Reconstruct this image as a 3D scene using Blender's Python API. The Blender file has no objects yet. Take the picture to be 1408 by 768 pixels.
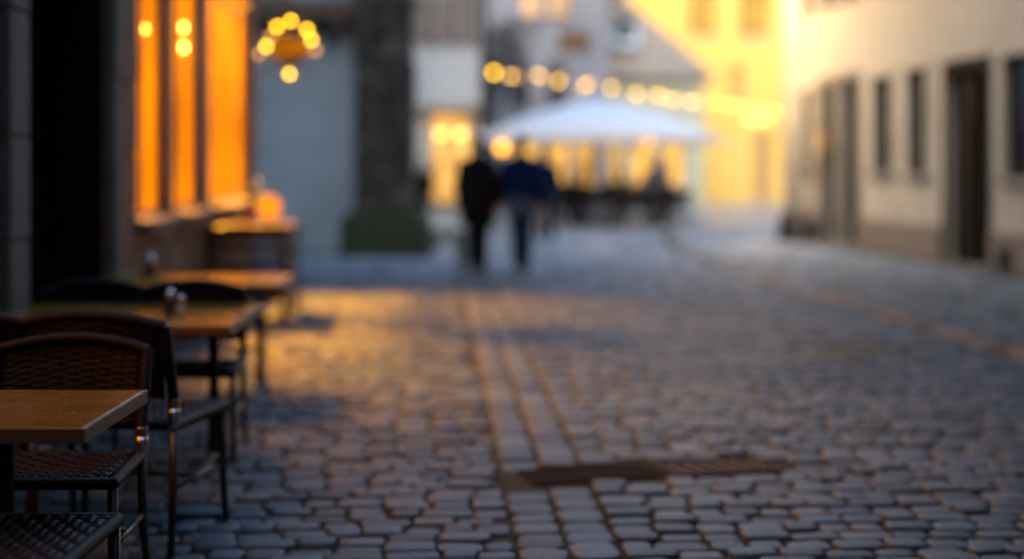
import bpy, bmesh, math, random
from mathutils import Vector, Matrix
R = random.Random(7)
PI = math.pi
C = bpy.context.scene.collection
scene = bpy.context.scene
EXPO = 2.9; K = 2**(2.8-EXPO)      # lamps keep their place against the sky
F = 1955.0; HOR = 225.0; CAMZ = 1.47
def at(px, py, Y):
    """photo pixel at a depth -> world point (used once, to read positions off the photograph)"""
    return Vector(((px-704)/F*Y, Y, CAMZ-(py-HOR)/F*Y))

# ------------------------------------------------------------------ geometry helpers
class MB:
    def __init__(s): s.v = []; s.f = []; s.m = []; s.mi = 0
    def add(s, vs, fs):
        o = len(s.v); s.v += [tuple(p) for p in vs]
        s.f += [tuple(o+i for i in f) for f in fs]; s.m += [s.mi]*len(fs); return s
    def box(s, x0, x1, y0, y1, z0, z1):
        vs = [(x0,y0,z0),(x1,y0,z0),(x1,y1,z0),(x0,y1,z0),(x0,y0,z1),(x1,y0,z1),(x1,y1,z1),(x0,y1,z1)]
        return s.add(vs, [(3,2,1,0),(4,5,6,7),(0,1,5,4),(1,2,6,5),(2,3,7,6),(3,0,4,7)])
    def obox(s, M, sx, sy, sz):
        vs = [M @ Vector((x*sx/2, y*sy/2, z*sz/2)) for z in (-1,1) for x,y in ((-1,-1),(1,-1),(1,1),(-1,1))]
        return s.add(vs, [(3,2,1,0),(4,5,6,7),(0,1,5,4),(1,2,6,5),(2,3,7,6),(3,0,4,7)])
    def tube(s, pts, rad, n=8, sx=1.0, sy=1.0, cap=True, up=None):
        pts = [Vector(p) for p in pts]
        if not isinstance(rad, (list, tuple)): rad = [rad]*len(pts)
        rings = []; prev = None
        for i, p in enumerate(pts):
            t = (pts[min(i+1, len(pts)-1)] - pts[max(i-1, 0)])
            t = t.normalized() if t.length > 1e-9 else Vector((0,0,1))
            if prev is None:
                a = Vector(up) if up else (Vector((1,0,0)) if abs(t.x) < .8 else Vector((0,1,0)))
            else: a = prev
            a = (a - t*a.dot(t)); a.normalize(); b = t.cross(a); prev = a
            r = rad[i]; rx, ry = r if isinstance(r, tuple) else (r*sx, r*sy)
            rings.append([p + a*(math.cos(2*PI*k/n)*rx) + b*(math.sin(2*PI*k/n)*ry) for k in range(n)])
        vs = [q for r in rings for q in r]; fs = []
        for i in range(len(pts)-1):
            for k in range(n):
                k2 = (k+1) % n
                fs.append((i*n+k, i*n+k2, (i+1)*n+k2, (i+1)*n+k))
        if cap:
            fs.append(tuple(reversed(range(n)))); fs.append(tuple((len(pts)-1)*n+k for k in range(n)))
        return s.add(vs, fs)
    def lathe(s, prof, n=20, c=(0,0,0)):
        vs = []; fs = []
        for r, z in prof:
            for k in range(n):
                a = 2*PI*k/n; vs.append((c[0]+r*math.cos(a), c[1]+r*math.sin(a), c[2]+z))
        for i in range(len(prof)-1):
            for k in range(n):
                k2 = (k+1) % n; fs.append((i*n+k, i*n+k2, (i+1)*n+k2, (i+1)*n+k))
        fs.append(tuple(reversed(range(n)))); fs.append(tuple((len(prof)-1)*n+k for k in range(n)))
        return s.add(vs, fs)
    def ball(s, c, r, n=12, m=8):
        if not isinstance(r, (tuple, list)): r = (r, r, r)
        vs = [(c[0], c[1], c[2]-r[2])]
        for i in range(1, m):
            th = PI*i/m
            for k in range(n):
                a = 2*PI*k/n
                vs.append((c[0]+r[0]*math.sin(th)*math.cos(a), c[1]+r[1]*math.sin(th)*math.sin(a), c[2]-r[2]*math.cos(th)))
        vs.append((c[0], c[1], c[2]+r[2])); fs = []
        for k in range(n): fs.append((0, 1+(k+1)%n, 1+k))
        for i in range(m-2):
            for k in range(n):
                k2 = (k+1)%n; fs.append((1+i*n+k, 1+i*n+k2, 1+(i+1)*n+k2, 1+(i+1)*n+k))
        L = len(vs)-1
        for k in range(n): fs.append((L, 1+(m-2)*n+k, 1+(m-2)*n+(k+1)%n))
        return s.add(vs, fs)
    def prism(s, poly, axis, a, b):
        """poly: 2D loop extruded along axis ('x': poly is (y,z); 'y': (x,z); 'z': (x,y))"""
        n = len(poly)
        def P(p, t): return {'x':(t,p[0],p[1]), 'y':(p[0],t,p[1]), 'z':(p[0],p[1],t)}[axis]
        vs = [P(p, a) for p in poly] + [P(p, b) for p in poly]
        fs = [tuple(range(n)), tuple(reversed(range(n, 2*n)))] + [(i, i+n, (i+1)%n+n, (i+1)%n) for i in range(n)]
        return s.add(vs, fs)
    def mesh(s, name):
        me = bpy.data.meshes.new(name); me.from_pydata(s.v, [], s.f); me.update()
        bm = bmesh.new(); bm.from_mesh(me); bmesh.ops.recalc_face_normals(bm, faces=bm.faces); bm.to_mesh(me); bm.free()
        return me
    def build(s, name, mat, parent=None, smooth=False, bevel=0, loc=None, seg=2):
        me = s.mesh(name)
        for m in (mat if isinstance(mat, (list, tuple)) else [mat]): me.materials.append(m)
        if isinstance(mat, (list, tuple)): me.polygons.foreach_set('material_index', s.m)
        if smooth: me.polygons.foreach_set('use_smooth', [True]*len(me.polygons))
        o = bpy.data.objects.new(name, me); C.objects.link(o)
        if parent: o.parent = parent
        if loc: o.location = loc
        if bevel:
            b = o.modifiers.new('bevel', 'BEVEL'); b.width = bevel; b.segments = seg; b.limit_method = 'ANGLE'; b.angle_limit = math.radians(40)
        return o
def tag(o, label=None, cat=None, group=None, kind=None):
    for k, v in (('label', label), ('category', cat), ('group', group), ('kind', kind)):
        if v: o[k] = v
    return o
def thing(name, label, cat, loc=(0,0,0), rz=0, group=None):
    o = bpy.data.objects.new(name, None); C.objects.link(o); o.empty_display_size = .1
    o.location = loc; o.rotation_euler = (0,0,rz); return tag(o, label, cat, group)
def dup(root, loc, rz, label=None, group=None):
    r = root.copy(); C.objects.link(r); r.location = loc; r.rotation_euler = (0,0,rz)
    if label: r['label'] = label
    if group: r['group'] = group
    def rec(src, dst):
        for ch in list(src.children):
            c = ch.copy(); C.objects.link(c); c.parent = dst; rec(ch, c)
    rec(root, r)
    return r

# ------------------------------------------------------------------ materials
def newmat(name):
    m = bpy.data.materials.new(name); m.use_nodes = True
    nt = m.node_tree; return m, nt, nt.nodes['Principled BSDF']
def mat(name, c1, c2=None, rough=.6, metal=0, scale=8, bump=0, bscale=40, coords='Object', stretch=(1,1,1), spec=.5, coat=0, island=False, c3=None, c3scale=2, c3amt=.5):
    m, nt, b = newmat(name); N = nt.nodes; L = nt.links
    b.inputs['Roughness'].default_value = rough; b.inputs['Metallic'].default_value = metal
    b.inputs['Specular IOR Level'].default_value = spec; b.inputs['Coat Weight'].default_value = coat
    if c2 is None: c2 = tuple(x*.75 for x in c1)
    tc = N.new('ShaderNodeTexCoord'); mp = N.new('ShaderNodeMapping'); mp.inputs['Scale'].default_value = stretch
    L.new(tc.outputs[coords], mp.inputs[0])
    nz = N.new('ShaderNodeTexNoise'); nz.inputs['Scale'].default_value = scale; nz.inputs['Detail'].default_value = 8; nz.inputs['Roughness'].default_value = .65
    L.new(mp.outputs[0], nz.inputs['Vector'])
    rp = N.new('ShaderNodeValToRGB'); rp.color_ramp.elements[0].position = .3; rp.color_ramp.elements[1].position = .7
    rp.color_ramp.elements[0].color = (*c2, 1); rp.color_ramp.elements[1].color = (*c1, 1)
    L.new(nz.outputs['Fac'], rp.inputs[0]); col = rp.outputs[0]
    if c3:
        n3 = N.new('ShaderNodeTexNoise'); n3.inputs['Scale'].default_value = c3scale; n3.inputs['Detail'].default_value = 6
        L.new(mp.outputs[0], n3.inputs['Vector'])
        r3 = N.new('ShaderNodeValToRGB'); r3.color_ramp.elements[0].position = .48; r3.color_ramp.elements[1].position = .66
        r3.color_ramp.elements[1].color = (c3amt,)*3+(1,)
        L.new(n3.outputs['Fac'], r3.inputs[0])
        mx = N.new('ShaderNodeMix'); mx.data_type = 'RGBA'; L.new(r3.outputs[0], mx.inputs[0]); L.new(col, mx.inputs[6]); mx.inputs[7].default_value = (*c3, 1); col = mx.outputs[2]
    if island:
        g = N.new('ShaderNodeNewGeometry'); mr = N.new('ShaderNodeMapRange')
        mr.inputs[3].default_value = .45; mr.inputs[4].default_value = 1.5
        L.new(g.outputs['Random Per Island'], mr.inputs[0])
        hs = N.new('ShaderNodeHueSaturation'); L.new(mr.outputs[0], hs.inputs['Value']); L.new(col, hs.inputs['Color'])
        mr2 = N.new('ShaderNodeMapRange'); mr2.inputs[3].default_value = .2; mr2.inputs[4].default_value = 1.6
        ml = N.new('ShaderNodeMath'); ml.operation = 'FRACT'; mm = N.new('ShaderNodeMath'); mm.operation = 'MULTIPLY'; mm.inputs[1].default_value = 17.3
        L.new(g.outputs['Random Per Island'], mm.inputs[0]); L.new(mm.outputs[0], ml.inputs[0]); L.new(ml.outputs[0], mr2.inputs[0]); L.new(mr2.outputs[0], hs.inputs['Saturation'])
        col = hs.outputs[0]
    L.new(col, b.inputs['Base Color'])
    if bump:
        n2 = N.new('ShaderNodeTexNoise'); n2.inputs['Scale'].default_value = bscale; n2.inputs['Detail'].default_value = 6; L.new(mp.outputs[0], n2.inputs['Vector'])
        bp = N.new('ShaderNodeBump'); bp.inputs['Strength'].default_value = bump; bp.inputs['Distance'].default_value = .02
        L.new(n2.outputs['Fac'], bp.inputs['Height']); L.new(bp.outputs[0], b.inputs['Normal'])
        rr = N.new('ShaderNodeMapRange'); rr.inputs[3].default_value = max(.05, rough-.12); rr.inputs[4].default_value = min(1, rough+.12)
        L.new(nz.outputs['Fac'], rr.inputs[0]); L.new(rr.outputs[0], b.inputs['Roughness'])
    return m
def emat(name, col, strength, trans=0.0, vary=0):
    strength *= K
    m, nt, b = newmat(name); N = nt.nodes; L = nt.links
    e = N.new('ShaderNodeEmission'); e.inputs[0].default_value = (*col, 1); e.inputs[1].default_value = strength
    out = N['Material Output']; N.remove(b); sh = e.outputs[0]
    if vary:
        tc = N.new('ShaderNodeTexCoord'); nz = N.new('ShaderNodeTexNoise'); nz.inputs['Scale'].default_value = vary
        L.new(tc.outputs['Object'], nz.inputs['Vector']); mr = N.new('ShaderNodeMapRange')
        mr.inputs[1].default_value = .3; mr.inputs[2].default_value = .7; mr.inputs[3].default_value = strength*.35; mr.inputs[4].default_value = strength*1.4
        L.new(nz.outputs['Fac'], mr.inputs[0]); L.new(mr.outputs[0], e.inputs[1])
    if trans:
        t = N.new('ShaderNodeBsdfTransparent'); mx = N.new('ShaderNodeMixShader'); mx.inputs[0].default_value = 1-trans
        L.new(t.outputs[0], mx.inputs[1]); L.new(sh, mx.inputs[2]); sh = mx.outputs[0]
    L.new(sh, out.inputs[0]); return m
def woodmat(name, light, dark, rough=.35, ring=9, axis=(1,14,14), coat=.3, spec=.5):
    m, nt, b = newmat(name); N = nt.nodes; L = nt.links
    tc = N.new('ShaderNodeTexCoord'); mp = N.new('ShaderNodeMapping'); mp.inputs['Scale'].default_value = axis
    L.new(tc.outputs['Object'], mp.inputs[0])
    n1 = N.new('ShaderNodeTexNoise'); n1.inputs['Scale'].default_value = ring; n1.inputs['Detail'].default_value = 8; n1.inputs['Roughness'].default_value = .7
    L.new(mp.outputs[0], n1.inputs['Vector'])
    rp = N.new('ShaderNodeValToRGB'); rp.color_ramp.elements[0].color = (*dark, 1); rp.color_ramp.elements[1].color = (*light, 1)
    rp.color_ramp.elements[0].position = .32; rp.color_ramp.elements[1].position = .68
    L.new(n1.outputs['Fac'], rp.inputs[0]); L.new(rp.outputs[0], b.inputs['Base Color'])
    n2 = N.new('ShaderNodeTexNoise'); n2.inputs['Scale'].default_value = 3; n2.inputs['Detail'].default_value = 6; L.new(tc.outputs['Object'], n2.inputs['Vector'])
    mr = N.new('ShaderNodeMapRange'); mr.inputs[3].default_value = rough-.1; mr.inputs[4].default_value = rough+.15; L.new(n2.outputs['Fac'], mr.inputs[0]); L.new(mr.outputs[0], b.inputs['Roughness'])
    bp = N.new('ShaderNodeBump'); bp.inputs['Strength'].default_value = .12; bp.inputs['Distance'].default_value = .004
    L.new(n1.outputs['Fac'], bp.inputs['Height']); L.new(bp.outputs[0], b.inputs['Normal'])
    b.inputs['Specular IOR Level'].default_value = spec; b.inputs['Coat Weight'].default_value = coat; b.inputs['Coat Roughness'].default_value = .3
    return m
M = {}
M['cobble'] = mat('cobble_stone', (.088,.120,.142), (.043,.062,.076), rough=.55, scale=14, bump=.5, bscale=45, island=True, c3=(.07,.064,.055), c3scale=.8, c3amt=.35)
M['cobble_lit_mid'] = mat('mid_lit_cobble', (.135,.168,.192), (.076,.096,.113), rough=.5, scale=14, bump=.45, bscale=45, island=True)  # this and the next two: brighter light further off put into the colour
M['cobble_lit_pale'] = mat('pale_lit_cobble', (.22,.262,.295), (.138,.166,.19), rough=.45, scale=14, bump=.45, bscale=45, island=True)
M['cobble_lit_full'] = mat('full_lit_cobble', (.335,.392,.44), (.232,.273,.308), rough=.4, scale=14, bump=.4, bscale=45, island=True)
M['kerb'] = mat('kerb_sandstone', (.19,.125,.085), (.115,.08,.056), rough=.65, scale=9, bump=.4, bscale=40, island=True)
M['soil'] = mat('joint_soil', (.034,.032,.024), (.015,.018,.010), rough=.95, scale=6, bump=.6, bscale=60, c3=(.03,.05,.012), c3scale=1.7, c3amt=.8)
M['moss'] = mat('moss', (.075,.085,.025), (.03,.045,.012), rough=.9, scale=20, bump=.8, bscale=60)
M['mossy_stone'] = mat('mossy_stone', (.065,.075,.020), (.018,.023,.008), rough=.95, scale=5, bump=.9, bscale=18, c3=(.05,.045,.035), c3scale=3, c3amt=.6)
M['sandstone'] = mat('brown_sandstone', (.31,.165,.07), (.15,.075,.032), rough=.85, scale=5, bump=.8, bscale=22, c3=(.10,.07,.05), c3scale=1.5)
M['jamb'] = mat('grey_jamb_stone', (.22,.19,.155), (.12,.105,.088), rough=.85, scale=6, bump=.7, bscale=25)
M['dark_stone'] = mat('weathered_dark_stone', (.048,.042,.034), (.016,.0145,.0125), rough=.9, scale=3, bump=.9, bscale=12, c3=(.13,.105,.075), c3scale=2.6, c3amt=.85)
M['grey_plaster'] = mat('grey_plaster', (.36,.38,.40), (.29,.30,.32), rough=.9, scale=1.3, bump=.35, bscale=18, c3=(.22,.22,.22), c3scale=.7, c3amt=.5)
M['tan_plaster'] = mat('tan_plaster', (.44,.39,.315), (.36,.315,.25), rough=.9, scale=1.0, bump=.3, bscale=20, c3=(.28,.24,.19), c3scale=.6, c3amt=.45)
M['plinth'] = mat('brown_plinth', (.20,.15,.115), (.12,.09,.07), rough=.9, scale=2, bump=.5, bscale=20)
M['white_plaster'] = mat('white_plaster', (.83,.84,.83), (.74,.75,.74), rough=.85, scale=1.2, bump=.2, bscale=20)
M['mauve_plaster'] = mat('mauve_plaster', (.36,.30,.275), (.28,.23,.21), rough=.9, scale=.8, bump=.3, bscale=14, c3=(.24,.21,.21), c3scale=.5)
M['cream_plaster'] = mat('cream_plaster', (.66,.55,.34), (.56,.45,.26), rough=.9, scale=.8, bump=.3, bscale=14)
M['yellow_plaster'] = mat('yellow_plaster', (.80,.45,.10), (.70,.38,.08), rough=.9, scale=.6, bump=.25, bscale=14, c3=(.66,.46,.12), c3scale=.4)
M['roof'] = mat('slate_roof', (.42,.30,.21), (.28,.20,.14), rough=.95, spec=.2, scale=3, bump=.6, bscale=9, stretch=(1,1,4))
M['red_roof'] = mat('clay_roof', (.24,.12,.075), (.13,.07,.05), rough=.8, scale=3, bump=.6, bscale=9)
M['timber'] = woodmat('weathered_timber', (.16,.09,.055), (.07,.04,.025), rough=.65, axis=(8,8,1), coat=0)
M['dark_timber'] = woodmat('dark_brown_timber', (.030,.017,.010), (.013,.008,.005), rough=.85, axis=(8,8,1), coat=0, spec=.08)
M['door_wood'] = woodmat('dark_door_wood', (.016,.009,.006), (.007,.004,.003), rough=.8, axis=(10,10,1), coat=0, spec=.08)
M['black'] = mat('void_shade', (.012,.011,.010), rough=.7)  # near-black stands in for shade inside hall, vent and drain pit
M['iron'] = mat('black_iron', (.035,.034,.036), (.018,.018,.018), rough=.42, metal=.7, scale=20, bump=.25, bscale=60)
M['rust'] = mat('rusted_iron', (.020,.011,.010), (.010,.007,.006), rough=.85, metal=0, spec=.1, scale=14, bump=.5, bscale=60)
M['steel'] = mat('polished_steel', (.75,.74,.72), (.6,.6,.6), rough=.16, metal=1)
M['copper'] = mat('copper_band', (.75,.42,.24), (.6,.3,.16), rough=.28, metal=1)
M['glass'] = mat('clear_glass', (.75,.8,.8), (.7,.76,.76), rough=.08, spec=.6)
M['salt'] = mat('salt_grains', (.8,.78,.75), rough=.8)
M['pepper'] = mat('pepper_grains', (.06,.045,.035), rough=.8)
M['rattan'] = mat('dark_rattan', (.016,.008,.0085), (.007,.0035,.0035), rough=.45, spec=.3, scale=60, bump=.3, bscale=150, island=True)
M['chair_wood'] = woodmat('dark_red_lacquer', (.060,.018,.010), (.025,.008,.005), rough=.35, axis=(12,12,1.5), coat=.35)
M['table_top'] = woodmat('golden_oak', (.34,.185,.010), (.12,.058,.002), rough=.24, ring=2.4, axis=(1.2,22,22), coat=.05)
M['table_edge'] = woodmat('oak_edge_band', (.22,.115,.04), (.12,.06,.02), rough=.45, ring=6, axis=(2,2,20), coat=.2)
M['slat_wood'] = woodmat('oiled_slat_wood', (.075,.026,.012), (.03,.011,.006), rough=.4, axis=(1.5,16,16), coat=.3)
M['pane_dark'] = mat('dark_window_glass', (.018,.018,.02), (.012,.012,.013), rough=.08, spec=.7)
M['pane_dusk'] = mat('dusk_window_glass', (.06,.06,.065), (.04,.04,.042), rough=.1, spec=.8)
M['curtained_washed'] = mat('curtained_glow_washed_glass', (.42,.33,.27), (.30,.235,.19), rough=.3, scale=2)  # curtained panes; also one far pane washed out by glow
M['canvas'] = mat('white_canvas', (.80,.81,.82), (.74,.75,.77), rough=.8, scale=3, bump=.1, bscale=60)
M['room'] = mat('warm_room_plaster', (.78,.52,.24), (.68,.44,.19), rough=.85, scale=1.5)
M['room_wood'] = woodmat('room_wood', (.35,.18,.07), (.22,.11,.04), rough=.5, axis=(6,6,1))
M['skin'] = mat('skin', (.50,.31,.24), (.46,.28,.21), rough=.55, scale=20)
M['hair_dark'] = mat('dark_hair', (.035,.025,.02), (.02,.014,.01), rough=.5, scale=80, stretch=(1,1,.1))
M['hair_grey'] = mat('grey_brown_hair', (.14,.10,.08), (.08,.06,.05), rough=.55, scale=80, stretch=(1,1,.1))
M['black_cloth'] = mat('black_coat', (.006,.005,.007), (.004,.0035,.0045), rough=.95, spec=.1, scale=30, bump=.3, bscale=70)
M['navy_cloth'] = mat('navy_jacket', (.003,.014,.055), (.002,.009,.036), rough=.95, spec=.1, scale=30, bump=.3, bscale=70)
M['dark_trouser'] = mat('charcoal_trousers', (.010,.012,.018), (.007,.008,.012), rough=.95, spec=.1, scale=30)
M['jeans'] = mat('blue_jeans', (.010,.045,.085), (.007,.03,.06), rough=.95, spec=.1, scale=40, bump=.2, bscale=120)
M['grey_cloth'] = mat('blue_grey_shirt', (.06,.08,.125), (.045,.06,.095), rough=.9, scale=30)
M['lilac_cloth'] = mat('pale_lilac_shirt', (.45,.44,.53), (.38,.37,.46), rough=.9, scale=30)
M['rose_cloth'] = mat('dusty_rose_jumper', (.26,.17,.15), (.20,.13,.115), rough=.9, scale=30)
M['brown_cloth'] = mat('brown_coat', (.10,.065,.045), (.07,.045,.03), rough=.9, scale=30)
M['shoe'] = mat('black_leather', (.014,.013,.013), rough=.4)
M['eye'] = mat('dark_eye', (.02,.015,.012), rough=.15)
M['terracotta'] = mat('terracotta', (.36,.13,.075), (.26,.09,.05), rough=.8)
M['leaf'] = mat('dark_leaf', (.05,.065,.03), (.025,.035,.015), rough=.6, scale=12)
M['bark'] = mat('brown_bark', (.085,.055,.042), (.045,.03,.024), rough=.9, scale=10, bump=.8, bscale=20)
M['bulb'] = emat('festoon_bulb', (1.0,.54,.07), 2.8)
M['bulb_white'] = emat('pale_festoon_bulb', (1.0,.55,.09), 1.25)
M['bulb_dim'] = emat('dim_festoon_bulb', (1.0,.46,.10), .6)
M['bulb_gold'] = emat('golden_bulb', (1.0,.52,.012), 2.4)
M['amber_globe'] = emat('amber_globe', (1.0,.40,.01), .9)
M['pane_dim'] = emat('dim_brown_pane', (1.0,.48,.14), .035)
M['globe_pale'] = emat('pale_globe', (1.0,.58,.14), 1.0)
M['iron_bar'] = mat('worn_iron_bar', (.10,.085,.08), (.06,.05,.048), spec=.2, rough=.7, scale=20)
M['pendant_bulb'] = emat('pendant_bulb', (1.0,.72,.10), 26)
M['lantern_glow'] = emat('amber_lantern_glass', (1.0,.27,.004), .08, vary=5)
M['candle_glow'] = emat('candle_globe', (1.0,.26,.008), .22)
M['pane_lit'] = emat('amber_window_pane', (1.0,.25,.0), .25, trans=.35, vary=.9)
M['pane_shop'] = emat('warm_shop_pane', (1.0,.52,.13), .2, vary=1.6)
M['pane_cafe'] = emat('gold_cafe_pane', (1.0,.50,.08), .22, vary=1.2)
M['pane_attic'] = emat('peach_attic_pane', (1.0,.60,.30), .22, vary=.8)
M['pane_yellow'] = emat('yellow_house_pane', (1.0,.55,.06), .13, vary=.8)
M['sign_wood'] = mat('ochre_sign_paint', (.48,.25,.07), (.36,.18,.05), rough=.6)
M['wire'] = mat('black_cable', (.02,.02,.02), rough=.6)

# ------------------------------------------------------------------ the setting: ground and paving
ANG = math.atan(.053)                                  # the street's own direction
RZ = Matrix.Rotation(ANG, 4, 'Z')
def fac_left(Y): return -2.1165-.053*Y
def fac_right(Y): return 9.01-.139*Y
g = MB(); g.add([(-400,-200,-.004),(400,-200,-.004),(400,600,-.004),(-400,600,-.004)], [(0,1,2,3)])
tag(g.build('ground', M['soil']), kind='structure')

KERB = [(4.25,-6),(4.15,2),(4.02,7),(3.87,10.76),(3.73,12.2),(3.58,14.16),(3.25,16.9),(3.02,20),(2.85,23.5),(2.95,27),(3.5,31)]
def kerb_x(y):
    for (x0,y0),(x1,y1) in zip(KERB, KERB[1:]):
        if y0 <= y <= y1: return x0+(x1-x0)*(y-y0)/(y1-y0)
    return KERB[0][0] if y < KERB[0][1] else KERB[-1][0]
# drain rectangle (world): kept free of stones
DR = [at(722,657,6.66).to_2d(), at(1068,638,6.96).to_2d()]
dvec = (DR[1]-DR[0]); dlen = dvec.length; du = dvec/dlen; dn = Vector((-du.y, du.x)); DW = .33
def in_drain(x, y, m=.05):
    p = Vector((x,y))-DR[0]; return -m < p.dot(du) < dlen+m and abs(p.dot(dn)) < DW/2+m
MH = Vector((2.62, 11.1)); MHR = .40
def stone(mb, cx, cy, w, d, h, detail, rot=0):
    j = lambda a: R.uniform(-a, a)
    ca, sa = math.cos(rot+j(.05)), math.sin(rot+j(.05))
    hw, hd = w/2, d/2; c = min(hw, hd)
    tx, ty = j(.022), j(.022)
    if detail:
        k = c*R.uniform(.25,.45)
        base = [(-hw+k,-hd),(hw-k,-hd),(hw,-hd+k),(hw,hd-k),(hw-k,hd),(-hw+k,hd),(-hw,hd-k),(-hw,-hd+k)]
        base = [(x+j(.006), y+j(.006)) for x,y in base]
        rings = [(1.0,-.028),(.985,h-.004),(.94,h-.002),(.7,h)]
    else:
        base = [(-hw+j(.008),-hd),(hw+j(.008),-hd),(hw,hd+j(.006)),(-hw,hd+j(.006))]
        rings = [(1.0,-.028),(.97,h-.006),(.86,h)]
    n = len(base); vs = []; fs = []
    for s, z in rings:
        for x, y in base:
            X, Y = x*s, y*s
            vs.append((cx+X*ca-Y*sa, cy+X*sa+Y*ca, z+(tx*X+ty*Y if z > 0 or s < 1 else 0)))
    for i in range(len(rings)-1):
        for q in range(n): fs.append((i*n+q, i*n+(q+1)%n, (i+1)*n+(q+1)%n, (i+1)*n+q))
    vs.append((cx, cy, h+R.uniform(0,.004))); L = len(vs)-1; b = (len(rings)-1)*n
    for q in range(n): fs.append((b+q, b+(q+1)%n, L))
    mb.add(vs, fs)
STONES = [M['cobble'], M['cobble_lit_mid'], M['cobble_lit_pale'], M['cobble_lit_full']]; pave = MB(); walk = MB(); joints = []  # dark to pale with distance, the street's light gradient painted in
y = -3.0
while y < 33:
    d = R.uniform(.11,.155) if y < 24 else R.uniform(.16,.2)
    x = -3.0+R.uniform(-.1,.1); x_end = 11.0 if y < 20 else 9.5
    while x < x_end:
        w = R.uniform(.13,.22)
        if .30-.02 < x+w/2 < .70: x = .70; continue
        if x < .30 and x+w > .30: w = max(.08, .30-x)
        cx = x+w/2; cy = y+.05*math.sin(cx*1.1+y*.15)+.02*math.sin(cx*3.1+1)
        p = RZ @ Vector((cx, cy, 0)); x += w
        if p.x < fac_left(p.y)+.02 and p.y < 16.6: continue
        if p.y < 27.5 and p.x > fac_right(p.y)-.03: continue
        if p.y > 22 and p.x < -1.3 : 
            if p.y > 22.3 and p.x < -1.25: continue
        kx = kerb_x(p.y)
        if abs(p.x-kx) < .13 and p.y < 31: continue
        if in_drain(p.x, p.y, .06) or (Vector((p.x,p.y))-MH).length < MHR+.05: continue
        right = p.x > kx and p.y < 31
        near = p.y < 14 and p.y > 3
        gap = R.uniform(.010,.020)
        if R.random() < .004: continue
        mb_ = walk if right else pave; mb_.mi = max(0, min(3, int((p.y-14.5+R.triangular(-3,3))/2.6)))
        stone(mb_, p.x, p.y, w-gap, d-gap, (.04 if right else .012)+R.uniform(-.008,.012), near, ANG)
        if p.y < 16 and R.random() < .6: joints.append((p.x-w/2+R.uniform(-.01,.01), p.y+R.uniform(-.5,.5)*d))
    y += d
for xl, xr in ((.305,.497),(.503,.695)):               # two runner courses of the gutter
    pave.mi = 0
    y = -3.0
    while y < 20:
        d = R.uniform(.15,.25); p = RZ @ Vector(((xl+xr)/2, y+d/2, 0)); 
        if not in_drain(p.x, p.y, .06): stone(pave, p.x, p.y, xr-xl-.014, d-.014, R.uniform(.0,.014), p.y < 14, ANG)
        q = RZ @ Vector((xl-.003, y+R.uniform(0,d), 0)); joints.append((q.x, q.y))
        q = RZ @ Vector((xr, y+R.uniform(0,d), 0)); joints.append((q.x, q.y))
        y += d
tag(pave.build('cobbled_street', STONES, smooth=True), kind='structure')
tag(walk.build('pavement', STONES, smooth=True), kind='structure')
kb = MB(); y = -5.5
while y < 30.5:
    l = R.uniform(.5,.85); xm = kerb_x(y+l/2); a = math.atan2(-(kerb_x(y+l)-kerb_x(y)), l)
    stone(kb, xm, y+l/2, .2, l-.02, .045, True, a); y += l
tag(kb.build('kerb', M['kerb'], smooth=True), kind='structure')
# far square beyond the built stones
def paving_far():
    m, nt, b = newmat('far_cobbles'); N = nt.nodes; L = nt.links
    tc = N.new('ShaderNodeTexCoord'); bt = N.new('ShaderNodeTexBrick'); bt.inputs['Scale'].default_value = 1.0
    bt.inputs['Brick Width'].default_value = .2; bt.inputs['Row Height'].default_value = .14; bt.inputs['Mortar Size'].default_value = .012
    bt.inputs['Color1'].default_value = (.36,.395,.43,1); bt.inputs['Color2'].default_value = (.26,.285,.31,1); bt.inputs['Mortar'].default_value = (.05,.045,.03,1)  # pale like the last stone step, the square's brightness in the colour
    L.new(tc.outputs['Object'], bt.inputs['Vector']); L.new(bt.outputs['Color'], b.inputs['Base Color']); b.inputs['Roughness'].default_value = .34
    bp = N.new('ShaderNodeBump'); bp.inputs['Strength'].default_value = .6; bp.inputs['Distance'].default_value = .02; bp.invert = True
    L.new(bt.outputs['Fac'], bp.inputs['Height']); L.new(bp.outputs[0], b.inputs['Normal']); return m
g = MB(); g.add([(-30,32.6,.006),(40,32.6,.006),(40,75,.006),(-30,75,.006)], [(0,1,2,3)])
tag(g.build('town_square', paving_far()), kind='structure')
# moss and grass tufts in the joints
tf = MB()
for (x, y) in joints:
    if in_drain(x, y, 0): continue
    for k in range(R.randint(3,8)):
        px, py = x+R.gauss(0,.014), y+R.gauss(0,.014); a = R.uniform(0,2*PI); h = R.uniform(.006,.022); w = R.uniform(.003,.007)
        l = R.uniform(-.02,.02); l2 = R.uniform(-.02,.02)
        tf.add([(px-w*math.cos(a),py-w*math.sin(a),-.02),(px+w*math.cos(a),py+w*math.sin(a),-.02),(px+l,py+l2,h)], [(0,1,2)])
for k in range(1500):                                   # green strip at the foot of the right wall
    yy = R.uniform(15,27); xx = fac_right(yy)-abs(R.gauss(0,.22))-.02
    a = R.uniform(0,2*PI); w = R.uniform(.006,.014); h = R.uniform(.03,.08)
    tf.add([(xx-w*math.cos(a),yy-w*math.sin(a),.0),(xx+w*math.cos(a),yy+w*math.sin(a),.0),(xx+R.uniform(-.04,.04),yy+R.uniform(-.04,.04),.04+h)], [(0,1,2)])
tag(tf.build('joint_grass', M['moss']), kind='stuff')

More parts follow.
